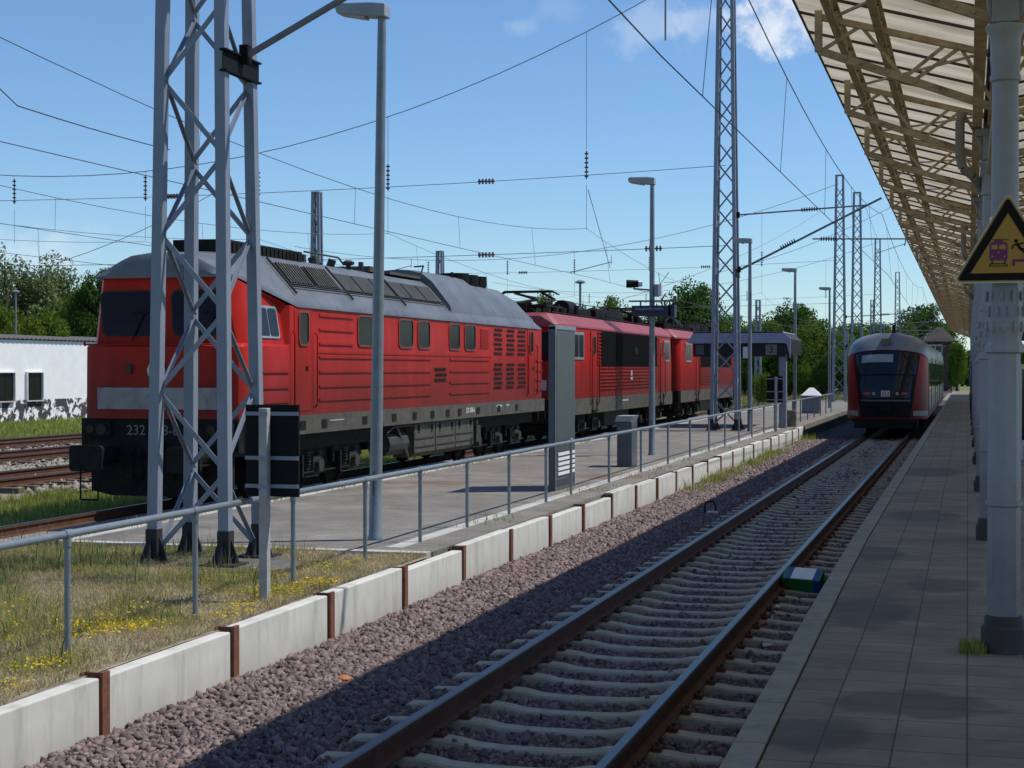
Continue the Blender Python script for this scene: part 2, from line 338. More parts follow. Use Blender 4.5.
def bulk(name, verts, faces, mat, parent=None, nper=4):
    """big mesh from numpy arrays; faces (n,k)"""
    me = bpy.data.meshes.new(name); me.vertices.add(len(verts)); me.vertices.foreach_set('co', verts.astype(np.float32).ravel())
    k = faces.shape[1]; me.loops.add(faces.size); me.loops.foreach_set('vertex_index', faces.astype(np.int32).ravel())
    me.polygons.add(len(faces)); me.polygons.foreach_set('loop_start', np.arange(0, faces.size, k, dtype=np.int32))
    for m in (mat if isinstance(mat, (list, tuple)) else [mat]): me.materials.append(m)
    me.update(calc_edges=True)
    o = bpy.data.objects.new(name, me); COL.objects.link(o)
    if parent: o.parent = parent
    return o
SN, CS = math.sin(YAW), math.cos(YAW)
def at(u, z):                         # plan position of a thing seen at column u, z metres deep
    x = (u - 512) / F_PX * z; return (-SN * z + CS * x, CS * z + SN * x)
def hgt(v, z): return EYE + (369 - v) * z / F_PX

# ------------------------------------------------------------------ the setting
TX = -2.82                            # centre of the near track
def strip(name, x0, x1, y0, y1, z, mat, nx=1, ny=1):
    m = MB()
    xs = np.linspace(x0, x1, nx + 1); ys = np.linspace(y0, y1, ny + 1)
    m.add([(x, y, z) for y in ys for x in xs], [(j * (nx + 1) + i, j * (nx + 1) + i + 1, (j + 1) * (nx + 1) + i + 1, (j + 1) * (nx + 1) + i) for j in range(ny) for i in range(nx)])
    return tag(m.build(name, mat, fix=False), kind='structure')
# terrain sheet with a low-lying trough under the near track
m = MB(); m.add([(-1200, -300, -.36), (1200, -300, -.36), (1200, 2000, -.36), (-1200, 2000, -.36)], [(0, 1, 2, 3)])
tag(m.build('ground', m_ground, fix=False), kind='structure')
strip('track_bed', -5.78, -1.0, -6, 230, -.335, m_bed)
strip('track_bed', -15.6, -10.9, 2, 260, -.30, m_bed2)
strip('track_bed', -32.5, -18.4, 2, 300, -.29, m_bed2)
# right platform
ys = [-6, 6.5, 9, 12, 15, 18, 30, 60, 100, 140]; ex = [-1.07, -1.09, -1.125, -1.16, -1.19, -1.21, -1.21, -1.20, -1.19, -1.19]
m = MB(); k = MB(); jt = MB()
PZ = .48
for i in range(len(ys) - 1):
    a, b, xa, xb = ys[i], ys[i + 1], ex[i], ex[i + 1]
    m.add([(xa + .17, a, PZ), (6, a, PZ), (6, b, PZ), (xb + .17, b, PZ)], [(0, 1, 2, 3)])
    # edge stone with face down to the ballast
    k.add([(xa, a, -.4), (xa, b if 0 else a, PZ + .006), (xa + .155, a, PZ + .006), (xb, b, -.4), (xb, b, PZ + .006), (xb + .155, b, PZ + .006), (xa + .155, a, PZ - .05), (xb + .155, b, PZ - .05)],
          [(0, 1, 4, 3), (1, 2, 5, 4), (2, 6, 7, 5)])
    jt.add([(xa + .155, a, PZ - .02), (xa + .17, a, PZ - .02), (xb + .17, b, PZ - .02), (xb + .155, b, PZ - .02)], [(0, 1, 2, 3)])
tag(m.build('platform', m_slab, fix=False), kind='structure')
# joints every metre and a ribbed tread on the edge stones
t = m_edge.node_tree; tcn = t.nodes.new('ShaderNodeTexCoord'); sp = t.nodes.new('ShaderNodeSeparateXYZ'); t.links.new(tcn.outputs['Object'], sp.inputs[0])
wv = t.nodes.new('ShaderNodeMath'); wv.operation = 'FRACT'; t.links.new(sp.outputs[1], wv.inputs[0])
lt = t.nodes.new('ShaderNodeMath'); lt.operation = 'LESS_THAN'; lt.inputs[1].default_value = .012; t.links.new(wv.outputs[0], lt.inputs[0]); overlay(m_edge, lt.outputs[0], (.03, .03, .028))
ml = t.nodes.new('ShaderNodeMath'); ml.operation = 'MULTIPLY'; ml.inputs[1].default_value = 28; t.links.new(sp.outputs[1], ml.inputs[0])
fr = t.nodes.new('ShaderNodeMath'); fr.operation = 'FRACT'; t.links.new(ml.outputs[0], fr.inputs[0])
l2 = t.nodes.new('ShaderNodeMath'); l2.operation = 'LESS_THAN'; l2.inputs[1].default_value = .35; t.links.new(fr.outputs[0], l2.inputs[0])
l3 = t.nodes.new('ShaderNodeMath'); l3.operation = 'MULTIPLY'; l3.inputs[1].default_value = .35; t.links.new(l2.outputs[0], l3.inputs[0]); overlay(m_edge, l3.outputs[0], (.12, .118, .11))
tag(k.build('platform_kerb', m_edge, fix=False), kind='structure')
tag(jt.build('platform_joint', M('dark_joint_soil', (.04, .04, .03), .95), fix=False), kind='structure')
# left platform: paved part, side faces, verge
m = MB(); m.box(-10.62, -5.93, 17.7, 110, -.36, .22); tag(m.build('pavement', m_pave), kind='structure')
m = MB(); m.box(-11.02, -10.62, 17.5, 110, -.36, .226); m.box(-10.62, -5.95, 17.52, 17.7, -.2, .228); m.box(-6.62, -6.42, 18.0, 58, .1, .226)
tag(m.build('pavement_kerb', m_conc), kind='structure')
# bumpy verge
nx, ny = 46, 110
xs = np.linspace(-11.6, -5.875, nx); yy = np.linspace(0, 17.52, ny); X, Y = np.meshgrid(xs, yy)
def lump(x, y): return .03 * np.sin(x * 2.1 + .7 * np.sin(y * 1.3)) + .025 * np.sin(y * 1.9 + x) + .012 * np.sin(y * 7.3 + x * 5.1)
def vergez(x, y):
    z = .20 + lump(x, y) * .6
    z = z - np.clip((-x - 10.95) / .6, 0, 1) * .48
    return np.where(x > -6.05, np.minimum(z, .20), z)
Zg = vergez(X, Y); V = np.stack([X, Y, Zg], -1).reshape(-1, 3)
i, j = np.meshgrid(np.arange(nx - 1), np.arange(ny - 1)); b = (j * nx + i).ravel(); Fc = np.stack([b, b + 1, b + nx + 1, b + nx], -1)
o = bulk('grass_verge', V, Fc, m_verge); o.data.polygons.foreach_set('use_smooth', [True] * len(o.data.polygons)); tag(o, kind='structure')
# far loose paths at the platform end
strip('path', -2.4, 1.0, 140, 185, -.3, m_bed2)

# ------------------------------------------------------------------ ballast stones (one uncountable mass)
def stones(n, x0, x1, y0, y1, zf, smin, smax, mat, name):
    x = rng.uniform(x0, x1, n); y = rng.uniform(y0, y1, n); z = zf(x, y) + rng.uniform(-.012, .022, n)
    s = rng.uniform(smin, smax, n)[:, None] * np.array([1, .8, .6])[None, :] * rng.uniform(.7, 1.25, (n, 3)) / 2
    base = np.array([[a, b, c] for c in (-1, 1) for b in (-1, 1) for a in (-1, 1)], float)
    v = base[None] + rng.uniform(-.65, .65, (n, 8, 3)); v[:, 4:, :2] *= rng.uniform(.35, .95, (n, 1, 2))
    v *= s[:, None, :]
    # random rotation
    q = rng.normal(size=(n, 4)); q[:, 1:3] *= .45; q /= np.linalg.norm(q, axis=1)[:, None]; w_, a, b, c = q.T
    Rm = np.stack([1 - 2 * (b * b + c * c), 2 * (a * b - c * w_), 2 * (a * c + b * w_), 2 * (a * b + c * w_), 1 - 2 * (a * a + c * c), 2 * (b * c - a * w_), 2 * (a * c - b * w_), 2 * (b * c + a * w_), 1 - 2 * (a * a + b * b)], -1).reshape(n, 3, 3)
    v = np.einsum('nij,nkj->nki', Rm, v) + np.stack([x, y, z], -1)[:, None, :]
    f = np.array([(0, 2, 3, 1), (4, 5, 7, 6), (0, 1, 5, 4), (2, 6, 7, 3), (0, 4, 6, 2), (1, 3, 7, 5)])
    F = (np.arange(n) * 8)[:, None, None] + f[None]
    return v.reshape(-1, 3), F.reshape(-1, 4)
SP = .58
SL0 = 5.3                                       # first sleeper
def bedz(x, y):
    base = -.258 + .0 * x
    left = np.clip((-4.15 - x) / .5, 0, 1) * .035
    mid = np.where(np.abs(x - TX) < .62, -.012, 0.)
    ph = np.abs(((y - SL0) / SP + .5) % 1 - .5)       # 0 at sleeper centre
    infl = np.where((np.abs(x - TX) < 1.36) & (ph < .155), -.12, 0)
    right = np.clip((x + 1.5) / .3, 0, 1) * .05
    return base + left + mid + infl + right + .012 * np.sin(x * 5 + y * 3.1) * np.sin(y * 2.3 - x * 2)
parts_ = [stones(78000, -5.74, -1.05, 5.5, 20, bedz, .026, .070, m_stone, ''), stones(52000, -5.74, -1.05, 20, 36, bedz, .034, .075, m_stone, ''),
          stones(26000, -5.74, -1.05, 36, 62, bedz, .05, .09, m_stone, '')]
parts_.append(stones(140, -4.15, -1.5, 5.5, 40, lambda x, y: -.205 + 0 * x, .03, .055, m_stone, ''))
vs = []; fs = []; off = 0
for v, f_ in parts_: vs.append(v); fs.append(f_ + off); off += len(v)
def island_var(m, lo, hi):
    t = m.node_tree; p = t.nodes['Principled BSDF']; l = last_col(m); g = t.nodes.new('ShaderNodeNewGeometry')
    mr = t.nodes.new('ShaderNodeMapRange'); mr.inputs['To Min'].default_value = lo; mr.inputs['To Max'].default_value = hi; t.links.new(g.outputs['Random Per Island'], mr.inputs['Value'])
    mu = t.nodes.new('ShaderNodeVectorMath'); mu.operation = 'SCALE'; t.links.new(l, mu.inputs[0]); t.links.new(mr.outputs[0], mu.inputs['Scale']); t.links.new(mu.outputs[0], p.inputs['Base Color'])
island_var(m_stone, .55, 1.6)
ob = bulk('ballast_gravel', np.concatenate(vs), np.concatenate(fs), m_stone); tag(ob, 'purple grey crushed stone ballast heaped around the near track', 'gravel', kind='stuff')
v, f_ = stones(9000, -12.2, -10.95, 12, 30, lambda x, y: -.27 + 0 * x, .05, .09, None, ''); 
v2, f2 = stones(20000, -32, -18.5, 30, 90, lambda x, y: -.27 + 0 * x, .10, .18, None, '')
ob = bulk('pale_gravel', np.concatenate([v, v2]), np.concatenate([f_, f2 + len(v)]), M('pale_stone', (.30, .27, .22), .9, var=.4, scale=9)); tag(ob, 'pale weathered ballast stones around the tracks behind the locomotive', 'gravel', kind='stuff')

# ------------------------------------------------------------------ tracks
def rail_mesh(y0, y1):
    m = MB(); head = [(-.036, -.010), (-.030, 0), (.030, 0), (.036, -.010), (.036, -.038), (.009, -.05), (.009, -.145), (.07, -.158), (.07, -.168), (-.07, -.168), (-.07, -.158), (-.009, -.145), (-.009, -.05), (-.036, -.038)]
    n = len(head); vs = [(p[0], y0, p[1]) for p in head] + [(p[0], y1, p[1]) for p in head]; fs = []
    for i in range(n):
        fs.append((i, (i + 1) % n, n + (i + 1) % n, n + i))
    m.add(vs, fs); m.m = [1 if i in (0, 1, 2) else 0 for i in range(n)]; return m
def lay_rail(x, y0, y1, label, group):
    o = rail_mesh(y0, y1).build('rail', [m_railrust, m_railtop]); o.location = (x, 0, 0); return tag(o, label, 'rail', group)
lay_rail(TX - .75, -5, 230, 'brown steel rail with shiny head, left one of the near track beside the white wall', 'rails of the near track')
lay_rail(TX + .75, -5, 230, 'brown steel rail with shiny head beside the slabbed platform edge', 'rails of the near track')
prof = [(-1.3, -.24), (-1.27, -.212), (-1.06, -.206), (-.96, -.192), (-.80, -.180), (-.60, -.180), (-.50, -.190), (-.38, -.214), (-.2, -.222), (0, -.223)]
prof = prof + [(-x, z) for x, z in prof[-2::-1]]
m = MB(); vs = []; fs = []
for (x, z) in prof:
    wt = .064 + .014 * min(1, abs(x)); vs += [(x, -.10, -.40), (x, -wt - .010, z - .016), (x, -wt, z), (x, wt, z), (x, wt + .010, z - .016), (x, .10, -.40)]
for i in range(len(prof) - 1):
    for j in range(5): fs.append((i * 6 + j, i * 6 + j + 1, i * 6 + 7 + j, i * 6 + 6 + j))
fs += [(0, 5, 4, 3, 2, 1), tuple((len(prof) - 1) * 6 + q for q in range(6))]
m.add(vs, fs); slp = m.build('concrete_sleeper', m_sleeper)
tag(slp, 'pale concrete sleeper across the near track, partly sunk in purple grey ballast', 'sleeper', 'concrete sleepers under the near track')
slp.location = (TX, SL0, 0)
for s in (-1, 1):
    for q in (-1, 1):
        c = MB(); x = s * .75 + q * .105; c.box(x - .03, x + .03, -.05, .05, -.182, -.150); c.tube((x, 0, -.16), (x, 0, -.12), .014, 6); c.tube((x - .02 * q, -.04, -.145), (x - .04 * q, .04, -.145), .008, 5)
        c.build('rail_clip', m_railrust, slp)
for i in range(1, 150):
    y = SL0 + SP * i
    if y > 61: break
    s = copy_tree(slp, (TX + random.uniform(-.012, .012), y + random.uniform(-.008, .008), random.uniform(-.004, .003)), rz=random.uniform(-.006, .006))
# loco track and the three tracks beyond
far_tracks = [(-13.0, 'the track under the red locomotives', 8, 260), (-20.45, 'the first track behind the locomotive', 20, 280), (-25.6, 'the second track behind the locomotive', 20, 280), (-30.3, 'the farthest track, below the white building', 20, 280)]
for x, where, y0, y1 in far_tracks:
    lay_rail(x + .75, y0, y1, 'rusty rail, platform side one of ' + where, 'rails of the back tracks')
    lay_rail(x - .75, y0, y1, 'rusty rail, far side one of ' + where, 'rails of the back tracks')
m = MB(); m.box(-1.25, 1.25, -.12, .12, -.36, -.172); ws = m.build('timber_sleeper', m_wood, bevel=.01)
first = True
for x, y0, y1 in ((-20.45, 30, 84), (-25.6, 34, 100), (-30.3, 38, 100)):
    n = int((y1 - y0) / .66)
    for i in range(n):
        y = y0 + i * .66
        loc = (x + random.uniform(-.05, .05), y, random.uniform(-.006, .01))
        if first: ws.location = loc; tag(ws, 'old timber sleeper in the rusty tracks behind the locomotive', 'sleeper', 'timber sleepers of the back tracks'); first = False
        else: copy_tree(ws, loc, rz=random.uniform(-.02, .02))

# ------------------------------------------------------------------ retaining wall along the near track
WX = -5.76
wps = [-.3 + 2.07 * i for i in range(0, 30)]
wps = [1.71 + 2.077 * i for i in range(0, 29)]
wall = thing('retaining_wall', 'low white concrete panel wall with rusty uprights along the near track', 'wall', (0, 0, 0))
for i, y in enumerate(wps[:-1]):
    p = MB(); p.box(WX - .13, WX, y + .055, wps[i + 1] - .055, -.6, .215); q = p.build('wall_panel', m_wallp, wall, bevel=.012)
    q.location.x = random.uniform(-.012, .006); q.location.z = random.uniform(-.006, .006); q.rotation_euler = (0, random.uniform(-.006, .006), 0)
for y in wps:
    p = MB(); p.box(WX - .004, WX + .022, y - .05, y + .05, -.6, .235); p.box(WX - .14, WX - .004, y - .006, y + .006, -.6, .225); p.box(WX - .152, WX - .14, y - .05, y + .05, -.6, .225)
    p.build('steel_upright', m_rust, wall)

# ------------------------------------------------------------------ handrail
HX = -6.42; HZ = 1.106
hr = thing('handrail', 'grey tubular handrail on thin posts along the left platform edge', 'railing', (0, 0, 0))
hy = [4.6, 6.6, 8.6, 10.65, 12.71, 14.82, 16.81, 18.68, 20.6, 22.65, 24.79, 26.47, 29.46, 32.52, 35.61, 38.57, 41.53, 44.38, 47.21, 50.16, 53.21, 56.2, 59.2, 62.2, 65.2, 68.2, 71.2, 74.2, 77.2, 80.2]
p = MB(); p.tube((HX, 3, HZ), (HX, 81, HZ), .030, 12); p.build('top_rail', m_post, hr, smooth=True)
c = MB()
for y in hy:
    p = MB(); p.tube((HX, y, .1), (HX, y, HZ - .03), .024, 10); p.tube((HX, y, HZ - .09), (HX, y, HZ - .02), .031, 10); p.tube((HX, y - .05, HZ), (HX, y + .05, HZ), .036, 10)
    p.build('post', m_post, hr, smooth=True)

# ------------------------------------------------------------------ lattice masts
def make_mast(h=16.5, w0=.85, w1=.42, arm=True, armup=True, nlac=None):
    """base centre at origin; legs taper; cantilever points to +X"""
    root = bpy.data.objects.new('catenary_mast', None); COL.objects.link(root)
    def half(z): return (w0 + (w1 - w0) * z / h) / 2
    lw = .12
    for sx in (-1, 1):
        for sy in (-1, 1):
            p = MB(); a0, a1 = half(.1), half(h)
            # U profile leg: one web on the +-X side, two flanges pointing inward
            for (dx, dy, ww, hh) in ((0, -.05, lw, .012), (-(lw / 2 - .006), .007, .012, .10), ((lw / 2 - .006), .007, .012, .10)):
                b0 = (sx * a0 + dx - ww / 2, sy * a0 + dy - hh / 2); b1 = (sx * a1 + dx - ww / 2, sy * a1 + dy - hh / 2)
                p.add([(b0[0], b0[1], .1), (b0[0] + ww, b0[1], .1), (b0[0] + ww, b0[1] + hh, .1), (b0[0], b0[1] + hh, .1),
                       (b1[0], b1[1], h), (b1[0] + ww, b1[1], h), (b1[0] + ww, b1[1] + hh, h), (b1[0], b1[1] + hh, h)],
                      [(3, 2, 1, 0), (4, 5, 6, 7), (0, 1, 5, 4), (1, 2, 6, 5), (2, 3, 7, 6), (3, 0, 4, 7)])
            leg = p.build('leg', m_mast, root)
            p = MB(); x, y = sx * half(.1), sy * half(.1)
            p.box(x - .068, x + .068, y - .066, y + .066, .0, .36)
            for q in (-1, 1):
                p.prism([(x, 0), (x + q * .17, 0), (x + q * .06, .30), (x, .32)], 'y', y - .01, y + .01)
                p.prism([(y, 0), (y + q * .17, 0), (y + q * .06, .30), (y, .32)], 'x', x - .01, x + .01)
            p.box(x - .19, x + .19, y - .19, y + .19, -.03, .015)
            p.build('foot', m_foot, leg)
    # lacing: zigzag on four faces, panel height follows the width
    zs = [.1]; 
    while zs[-1] < h - .9: zs.append(zs[-1] + (.88 if h > 12 else .7) * (half(zs[-1]) / half(0) * .45 + .55))
    for face in range(4):
        p = MB()
        for i in range(len(zs) - 1):
            s = 1 if i % 2 == (face % 2) else -1
            z0, z1 = zs[i], zs[i + 1]; a, b = half(z0), half(z1); e = .035
            if face == 0: P, Q, u = (-s * a, -a - 0 + e, z0), (s * b, -b + e, z1), (0, 1, 0)
            if face == 1: P, Q, u = (-s * a, a - e, z0), (s * b, b - e, z1), (0, 1, 0)
            if face == 2: P, Q, u = (-a + e, -s * a, z0), (-b + e, s * b, z1), (1, 0, 0)
            if face == 3: P, Q, u = (a - e, -s * a, z0), (b - e, s * b, z1), (1, 0, 0)
            p.bar(P, Q, .055, .010, u); p.bar(Vector(P) + Vector(u) * .018, Vector(Q) + Vector(u) * .018, .010, .035, u)
        p.build('lacing', m_mast, root)
    p = MB(); p.box(-w1 / 2 - .06, w1 / 2 + .06, -w1 / 2 - .06, w1 / 2 + .06, h, h + .05); p.build('cap_plate', m_mast, root)
    if arm:
        hx = half(5.5)
        ca = bpy.data.objects.new('cantilever', None); COL.objects.link(ca); ca.parent = root
        p = MB()
        y0 = -half(5.5) - .05                          # bracket channel across the +X face at the lower joint
        p.box(hx + .02, hx + .10, -hx - .10, hx + .10, 5.27, 5.29); p.box(hx + .02, hx + .10, -hx - .10, hx + .10, 5.49, 5.51); p.box(hx + .055, hx + .065, -hx - .10, hx + .10, 5.27, 5.51)
        p.box(hx + .06, hx + .16, -.05, .05, 5.42, 5.62); p.box(hx, hx + .12, -.06, .06, 7.3, 7.5)
        p.build('bracket', m_blackp, ca)
        p = MB(); p.tube((hx + .12, 0, 5.5), (5.25, 0, 7.85), .038, 8); p.build('stay_tube', m_dsteel, ca, smooth=True)
        p = MB(); p.tube((hx + .1, 0, 7.4), (4.75, 0, 7.62), .028, 8); p.build('top_tube', m_dsteel, ca, smooth=True)
        p = MB(); p.tube((2.95, 0, 6.52), (6.2, 0, 6.45), .026, 8); p.tube((6.05, 0, 6.45), (6.0, 0, 6.22), .02, 6); p.tube((6.05, 0, 6.3), (5.1, 0, 6.0), .012, 6); p.tube((5.1, 0, 6.0), (5.1, 0, 5.42), .01, 5)
        p.tube((4.7, 0, 7.6), (5.1, 0, 6.5), .006, 5)
        p.build('registration_arm', m_dsteel, ca, smooth=True)
        p = MB()
        for (A, B) in (((1.9, 0, 6.24), (2.35, 0, 6.47)), ((2.6, 0, 7.515), (3.1, 0, 7.54)), ((3.25, 0, 6.515), (3.75, 0, 6.505))):
            A, B = Vector(A), Vector(B)
            for k in range(7):
                c = A.lerp(B, k / 6); d = (B - A).normalized() * .018; p.tube(c - d, c + d, .075, 8)
        p.build('insulator', m_ins, ca)
    return root
MX = -8.06
mast = make_mast(); tag(mast, 'tall grey blue lattice mast with black feet, nearest, in front of the big locomotive', 'catenary mast', 'lattice masts beside the near track'); mast.location = (MX, 16.25, .24)
copy_tree(mast, (MX, 55.9, .24), 'tall lattice mast on the paving where the last red locomotive shows behind its legs')
copy_tree(mast, (-8.0, 106.5, -1.7), 'distant lattice mast just left of the railcar, the taller one of a close pair')
copy_tree(mast, (-7.35, 113.5, -2.1), 'distant lattice mast just above the railcar roof edge, right one of a close pair')
copy_tree(mast, (-8.2, 156, -2.0), 'small far lattice mast above the railcar roof, between the close pair and the last mast')
copy_tree(mast, (-8.3, 203, -2.4), 'smallest farthest lattice mast, right above the railcar roof centre')
# foundations of mast 1
f = MB()
f.lathe((0, 0, -.12), [(.95, 0), (.95, .12), (.88, .15)], 18); fo = f.build('mast_footing', M('dark_footing', (.12, .115, .10), .9, var=.4, scale=5, bump=.4)); fo.scale = (1.05, .8, 1); fo.location = (MX + .1, 16.2, .2); tag(fo, 'low round concrete footing under the nearest lattice mast', 'footing')
slim = make_mast(8.8, .42, .26, arm=False); slim.location = (-28, 37.6, -.3)
tag(slim, 'slim short lattice mast rising behind the front roof of the big locomotive', 'catenary mast', 'slim masts between the back tracks')
for (u, vt, z, lab) in [(440, 251, 89, 'slim lattice mast tip showing behind the middle of the big locomotive roof'), (758, 300, 120, 'slim lattice mast standing behind the little platform shelter'),
                        (872, 300, 175, 'slim far mast just left of the last tall mast, above the railcar'), (846, 330, 150, 'short slim mast between trees left of the railcar')]:
    x, y = at(u, z); copy_tree(slim, (x, y, hgt(vt, z) - 8.85), lab)
x, y = at(317, 70); slim.location = (x, y, hgt(192, 70) - 8.85)

# ------------------------------------------------------------------ overhead wires
def sag_pts(p, q, sag, n=14):
    p, q = Vector(p), Vector(q); return [p.lerp(q, i / n) - Vector((0, 0, sag * 4 * (i / n) * (1 - i / n))) for i in range(n + 1)]
def catenary(x, supports, zc, zm, sag, label, r=.008, stag=.2, rm=.008):
    t = thing('overhead_line', label, 'overhead line', (0, 0, 0), group='overhead lines along the tracks')
    cw = MB(); mw = MB()
    for i in range(len(supports) - 1):
        y0, y1 = supports[i], supports[i + 1]; s0 = stag * (-1) ** i
        A = sag_pts((x, y0, zm), (x, y1, zm), sag, 16); B = sag_pts((x + s0, y0, zc), (x - s0, y1, zc), .02, 16)
        mw.path(A, rm, 4); cw.path(B, r, 4)
        for k in range(1, 16, 3 if y1 - y0 > 30 else 4): MB().tube(A[k], B[k], .005, 4).build('dropper_wire', m_wire, t)
    mw.build('messenger_wire', m_wire, t); cw.build('contact_wire', m_wire, t); return t
catenary(-2.8, [-23.7, 16.25, 55.9, 106.5, 156, 203], 5.5, 7.55, .75, 'contact line hung above the near track, crossing in front of the second mast', .010, rm=.010)
catenary(-13.0, [-24, 16, 55.9, 106, 156, 206], 5.55, 7.3, 1.0, 'contact line running right above the red locomotives')
catenary(-20.45, [-24, 16, 55.9, 106, 156, 206], 5.55, 7.3, 1.0, 'contact line above the first track behind the locomotives')
catenary(-25.6, [-24, 16, 55.9, 106, 156, 206], 5.55, 7.2, .9, 'contact line above the second track behind the locomotives')
catenary(-30.3, [-24, 16, 55.9, 106, 156, 206], 5.55, 7.2, .9, 'contact line above the farthest track near the white building')
# cross spans between the masts and a mast row far left
def insul(m, c, d, n=5, r=.10, L=.5):
    c, d = Vector(c), Vector(d).normalized()
    for k in range(n):
        e = c + d * (L * (k / (n - 1) - .5)); m.tube(e - d * .022, e + d * .022, r, 8)
    m.tube(c - d * L * .62, c + d * L * .62, .025, 5)
def cross_span(Y, label, zt=15.4, zlow=8.9, mid=6.35, xl=-46, ins=True):
    t = thing('cross_span', label, 'cross span wires', (0, 0, 0), group='cross spans over the yard')
    # upper carrying wire: hangs deep, lowest at x=-33
    xs = np.linspace(xl, MX, 24); a = (zt + 1.3 - 9.8) / (MX + 33) ** 2; zt_ = [9.8 + a * (x + 33) ** 2 for x in xs]
    p = MB(); p.path([(x, Y, z) for x, z in zip(xs, zt_)], .016, 5); p.build('carrying_wire', m_wire, t)
    p = MB(); p.path([(x, Y, zlow + .0016 * (x + 30) ** 2 * .6) for x in np.linspace(xl, MX, 16)], .011, 4); p.build('upper_cross_wire', m_wire, t)
    p = MB(); p.path([(x, Y, mid + .0005 * (x + 30) ** 2) for x in np.linspace(xl, MX, 16)], .011, 4); p.build('lower_cross_wire', m_wire, t)
    for x in (-13.0, -20.45, -25.6, -30.3, -36.0):
        z = 9.8 + a * (x + 33) ** 2; zl = zlow + .001 * (x + 30) ** 2
        p = MB(); p.tube((x, Y, z), (x, Y, zl + .9), .009, 4); p.tube((x, Y, zl - .35), (x, Y, 7.25), .008, 4); p.build('hanger', m_wire, t)
        q = MB(); insul(q, (x, Y, zl + .35), (0, 0, 1), 6, .075, .8); q.build('insulator', m_ins, t)
        p = MB(); p.tube((x + .9, Y, 6.1), (x - .6, Y, 5.75), .014, 5); p.tube((x + .9, Y, 6.35), (x + .9, Y, 6.0), .01, 4); p.build('steady_arm', m_wire, t)
    for x in (-16.7, -29.2):
        q = MB(); insul(q, (x, Y, zlow + .001 * (x + 30) ** 2), (1, 0, 0)); q.build('insulator', m_ins, t)
        q = MB(); insul(q, (x, Y, mid + .0005 * (x + 30) ** 2), (1, 0, 0)); q.build('insulator', m_ins, t)
    q = MB(); insul(q, (-10.6, Y, mid + .19), (1, 0, 0)); q.build('insulator', m_ins, t)
cross_span(55.9, 'big sagging cross wires with insulators from the second mast to far left')
for Y_, lab in ((106.5, 'small distant cross wires behind the rear locomotives, left of the shelter'), (156, 'farthest thin cross wires above the trees')):
    cross_span(Y_, lab, zt=13)
def wire(label, pts, r=.012):
    m = MB(); m.path(pts, r, 4); return tag(m.build('overhead_wire', m_wire), label, 'wire')
def p3(u, v, z): x, y = at(u, z); return Vector((x, y, hgt(v, z)))
wire('thin feeder wire entering at the upper left and falling to the nearest mast', sag_pts(p3(-30, 60, 24), p3(18, 106, 26), 0, 2) + sag_pts(p3(18, 106, 26), p3(170, 150, 34), .03, 5))
wire('thin stay wire running diagonally down left of the second lamp post', sag_pts(p3(588, 190, 57), p3(610, 268, 70), 0, 2))
wire('long thin wire rising from the locomotive roof towards the shelter mast', sag_pts(p3(620, 300, 75), p3(820, 212, 110), .5, 8))
wire('thin wire crossing low behind the second and third masts', sag_pts(p3(720, 272, 100), p3(895, 205, 90), .4, 8))
wire('fine wire from the roof edge of the big locomotive up into the lines', sag_pts(p3(60, 262, 60), p3(220, 190, 60), .2, 6))

# ------------------------------------------------------------------ lamp posts
def make_lamp(h=6.45, L=.55):
    root = bpy.data.objects.new('street_lamp', None); COL.objects.link(root)
    p = MB(); p.lathe((0, 0, 0), [(.095, 0), (.095, .04), (.082, .06), (.078, 1.0), (.055, h - .25), (.055, h - .25), (.05, h)], 12); p.build('post', m_post, root, smooth=True)
    p = MB(); p.box(-.012, .012, -.085, -.075, .55, .85); p.build('service_door', m_shaft, root)
    p = MB()
    p.prism([(.07, h - .02), (.07, h + .14), (-.10, h + .16), (-L, h + .17), (-L - .04, h + .12), (-L - .01, h + .04), (-.12, h - .01)], 'y', -.11, .11); hd = p.build('lamp_head', m_lamp, root, bevel=.015)
    p = MB(); p.prism([(-.2, h - .03), (-L + .03, h + .03), (-L + .03, h + .045), (-.2, h - .005)], 'y', -.09, .09); p.build('lamp_glass', m_dwhite, hd)
    return root
lamp = make_lamp(); x, y = at(375, 20.0); lamp.location = (x, y, .22); lamp.rotation_euler = (0, R(.85), 0)
tag(lamp, 'tall grey lamp post nearest the camera, standing between the lattice mast and the stele', 'street lamp', 'street lamps on the left platform')
for u, z, vt, lab in [(652, 39.7, 177, 'tall lamp post carrying the dark display board, beside the litter bin'), (749.8, 55, 238, 'lamp post just right of the second lattice mast, beside the shelter roof'), (795, 71, 268, 'lamp post right of the shelter pillar and the stone block'),
                   (829.5, 88, 287, 'lamp post right of the white topped container'), (884, 160, 324, 'tiny far lamp post above the railcar roof')]:
    x, y = at(u, z); c = copy_tree(lamp, (x, y, .22), lab); c.rotation_euler = (0, 0, 0); c.scale = (1, 1, (hgt(vt, z) - .22) / 6.62)
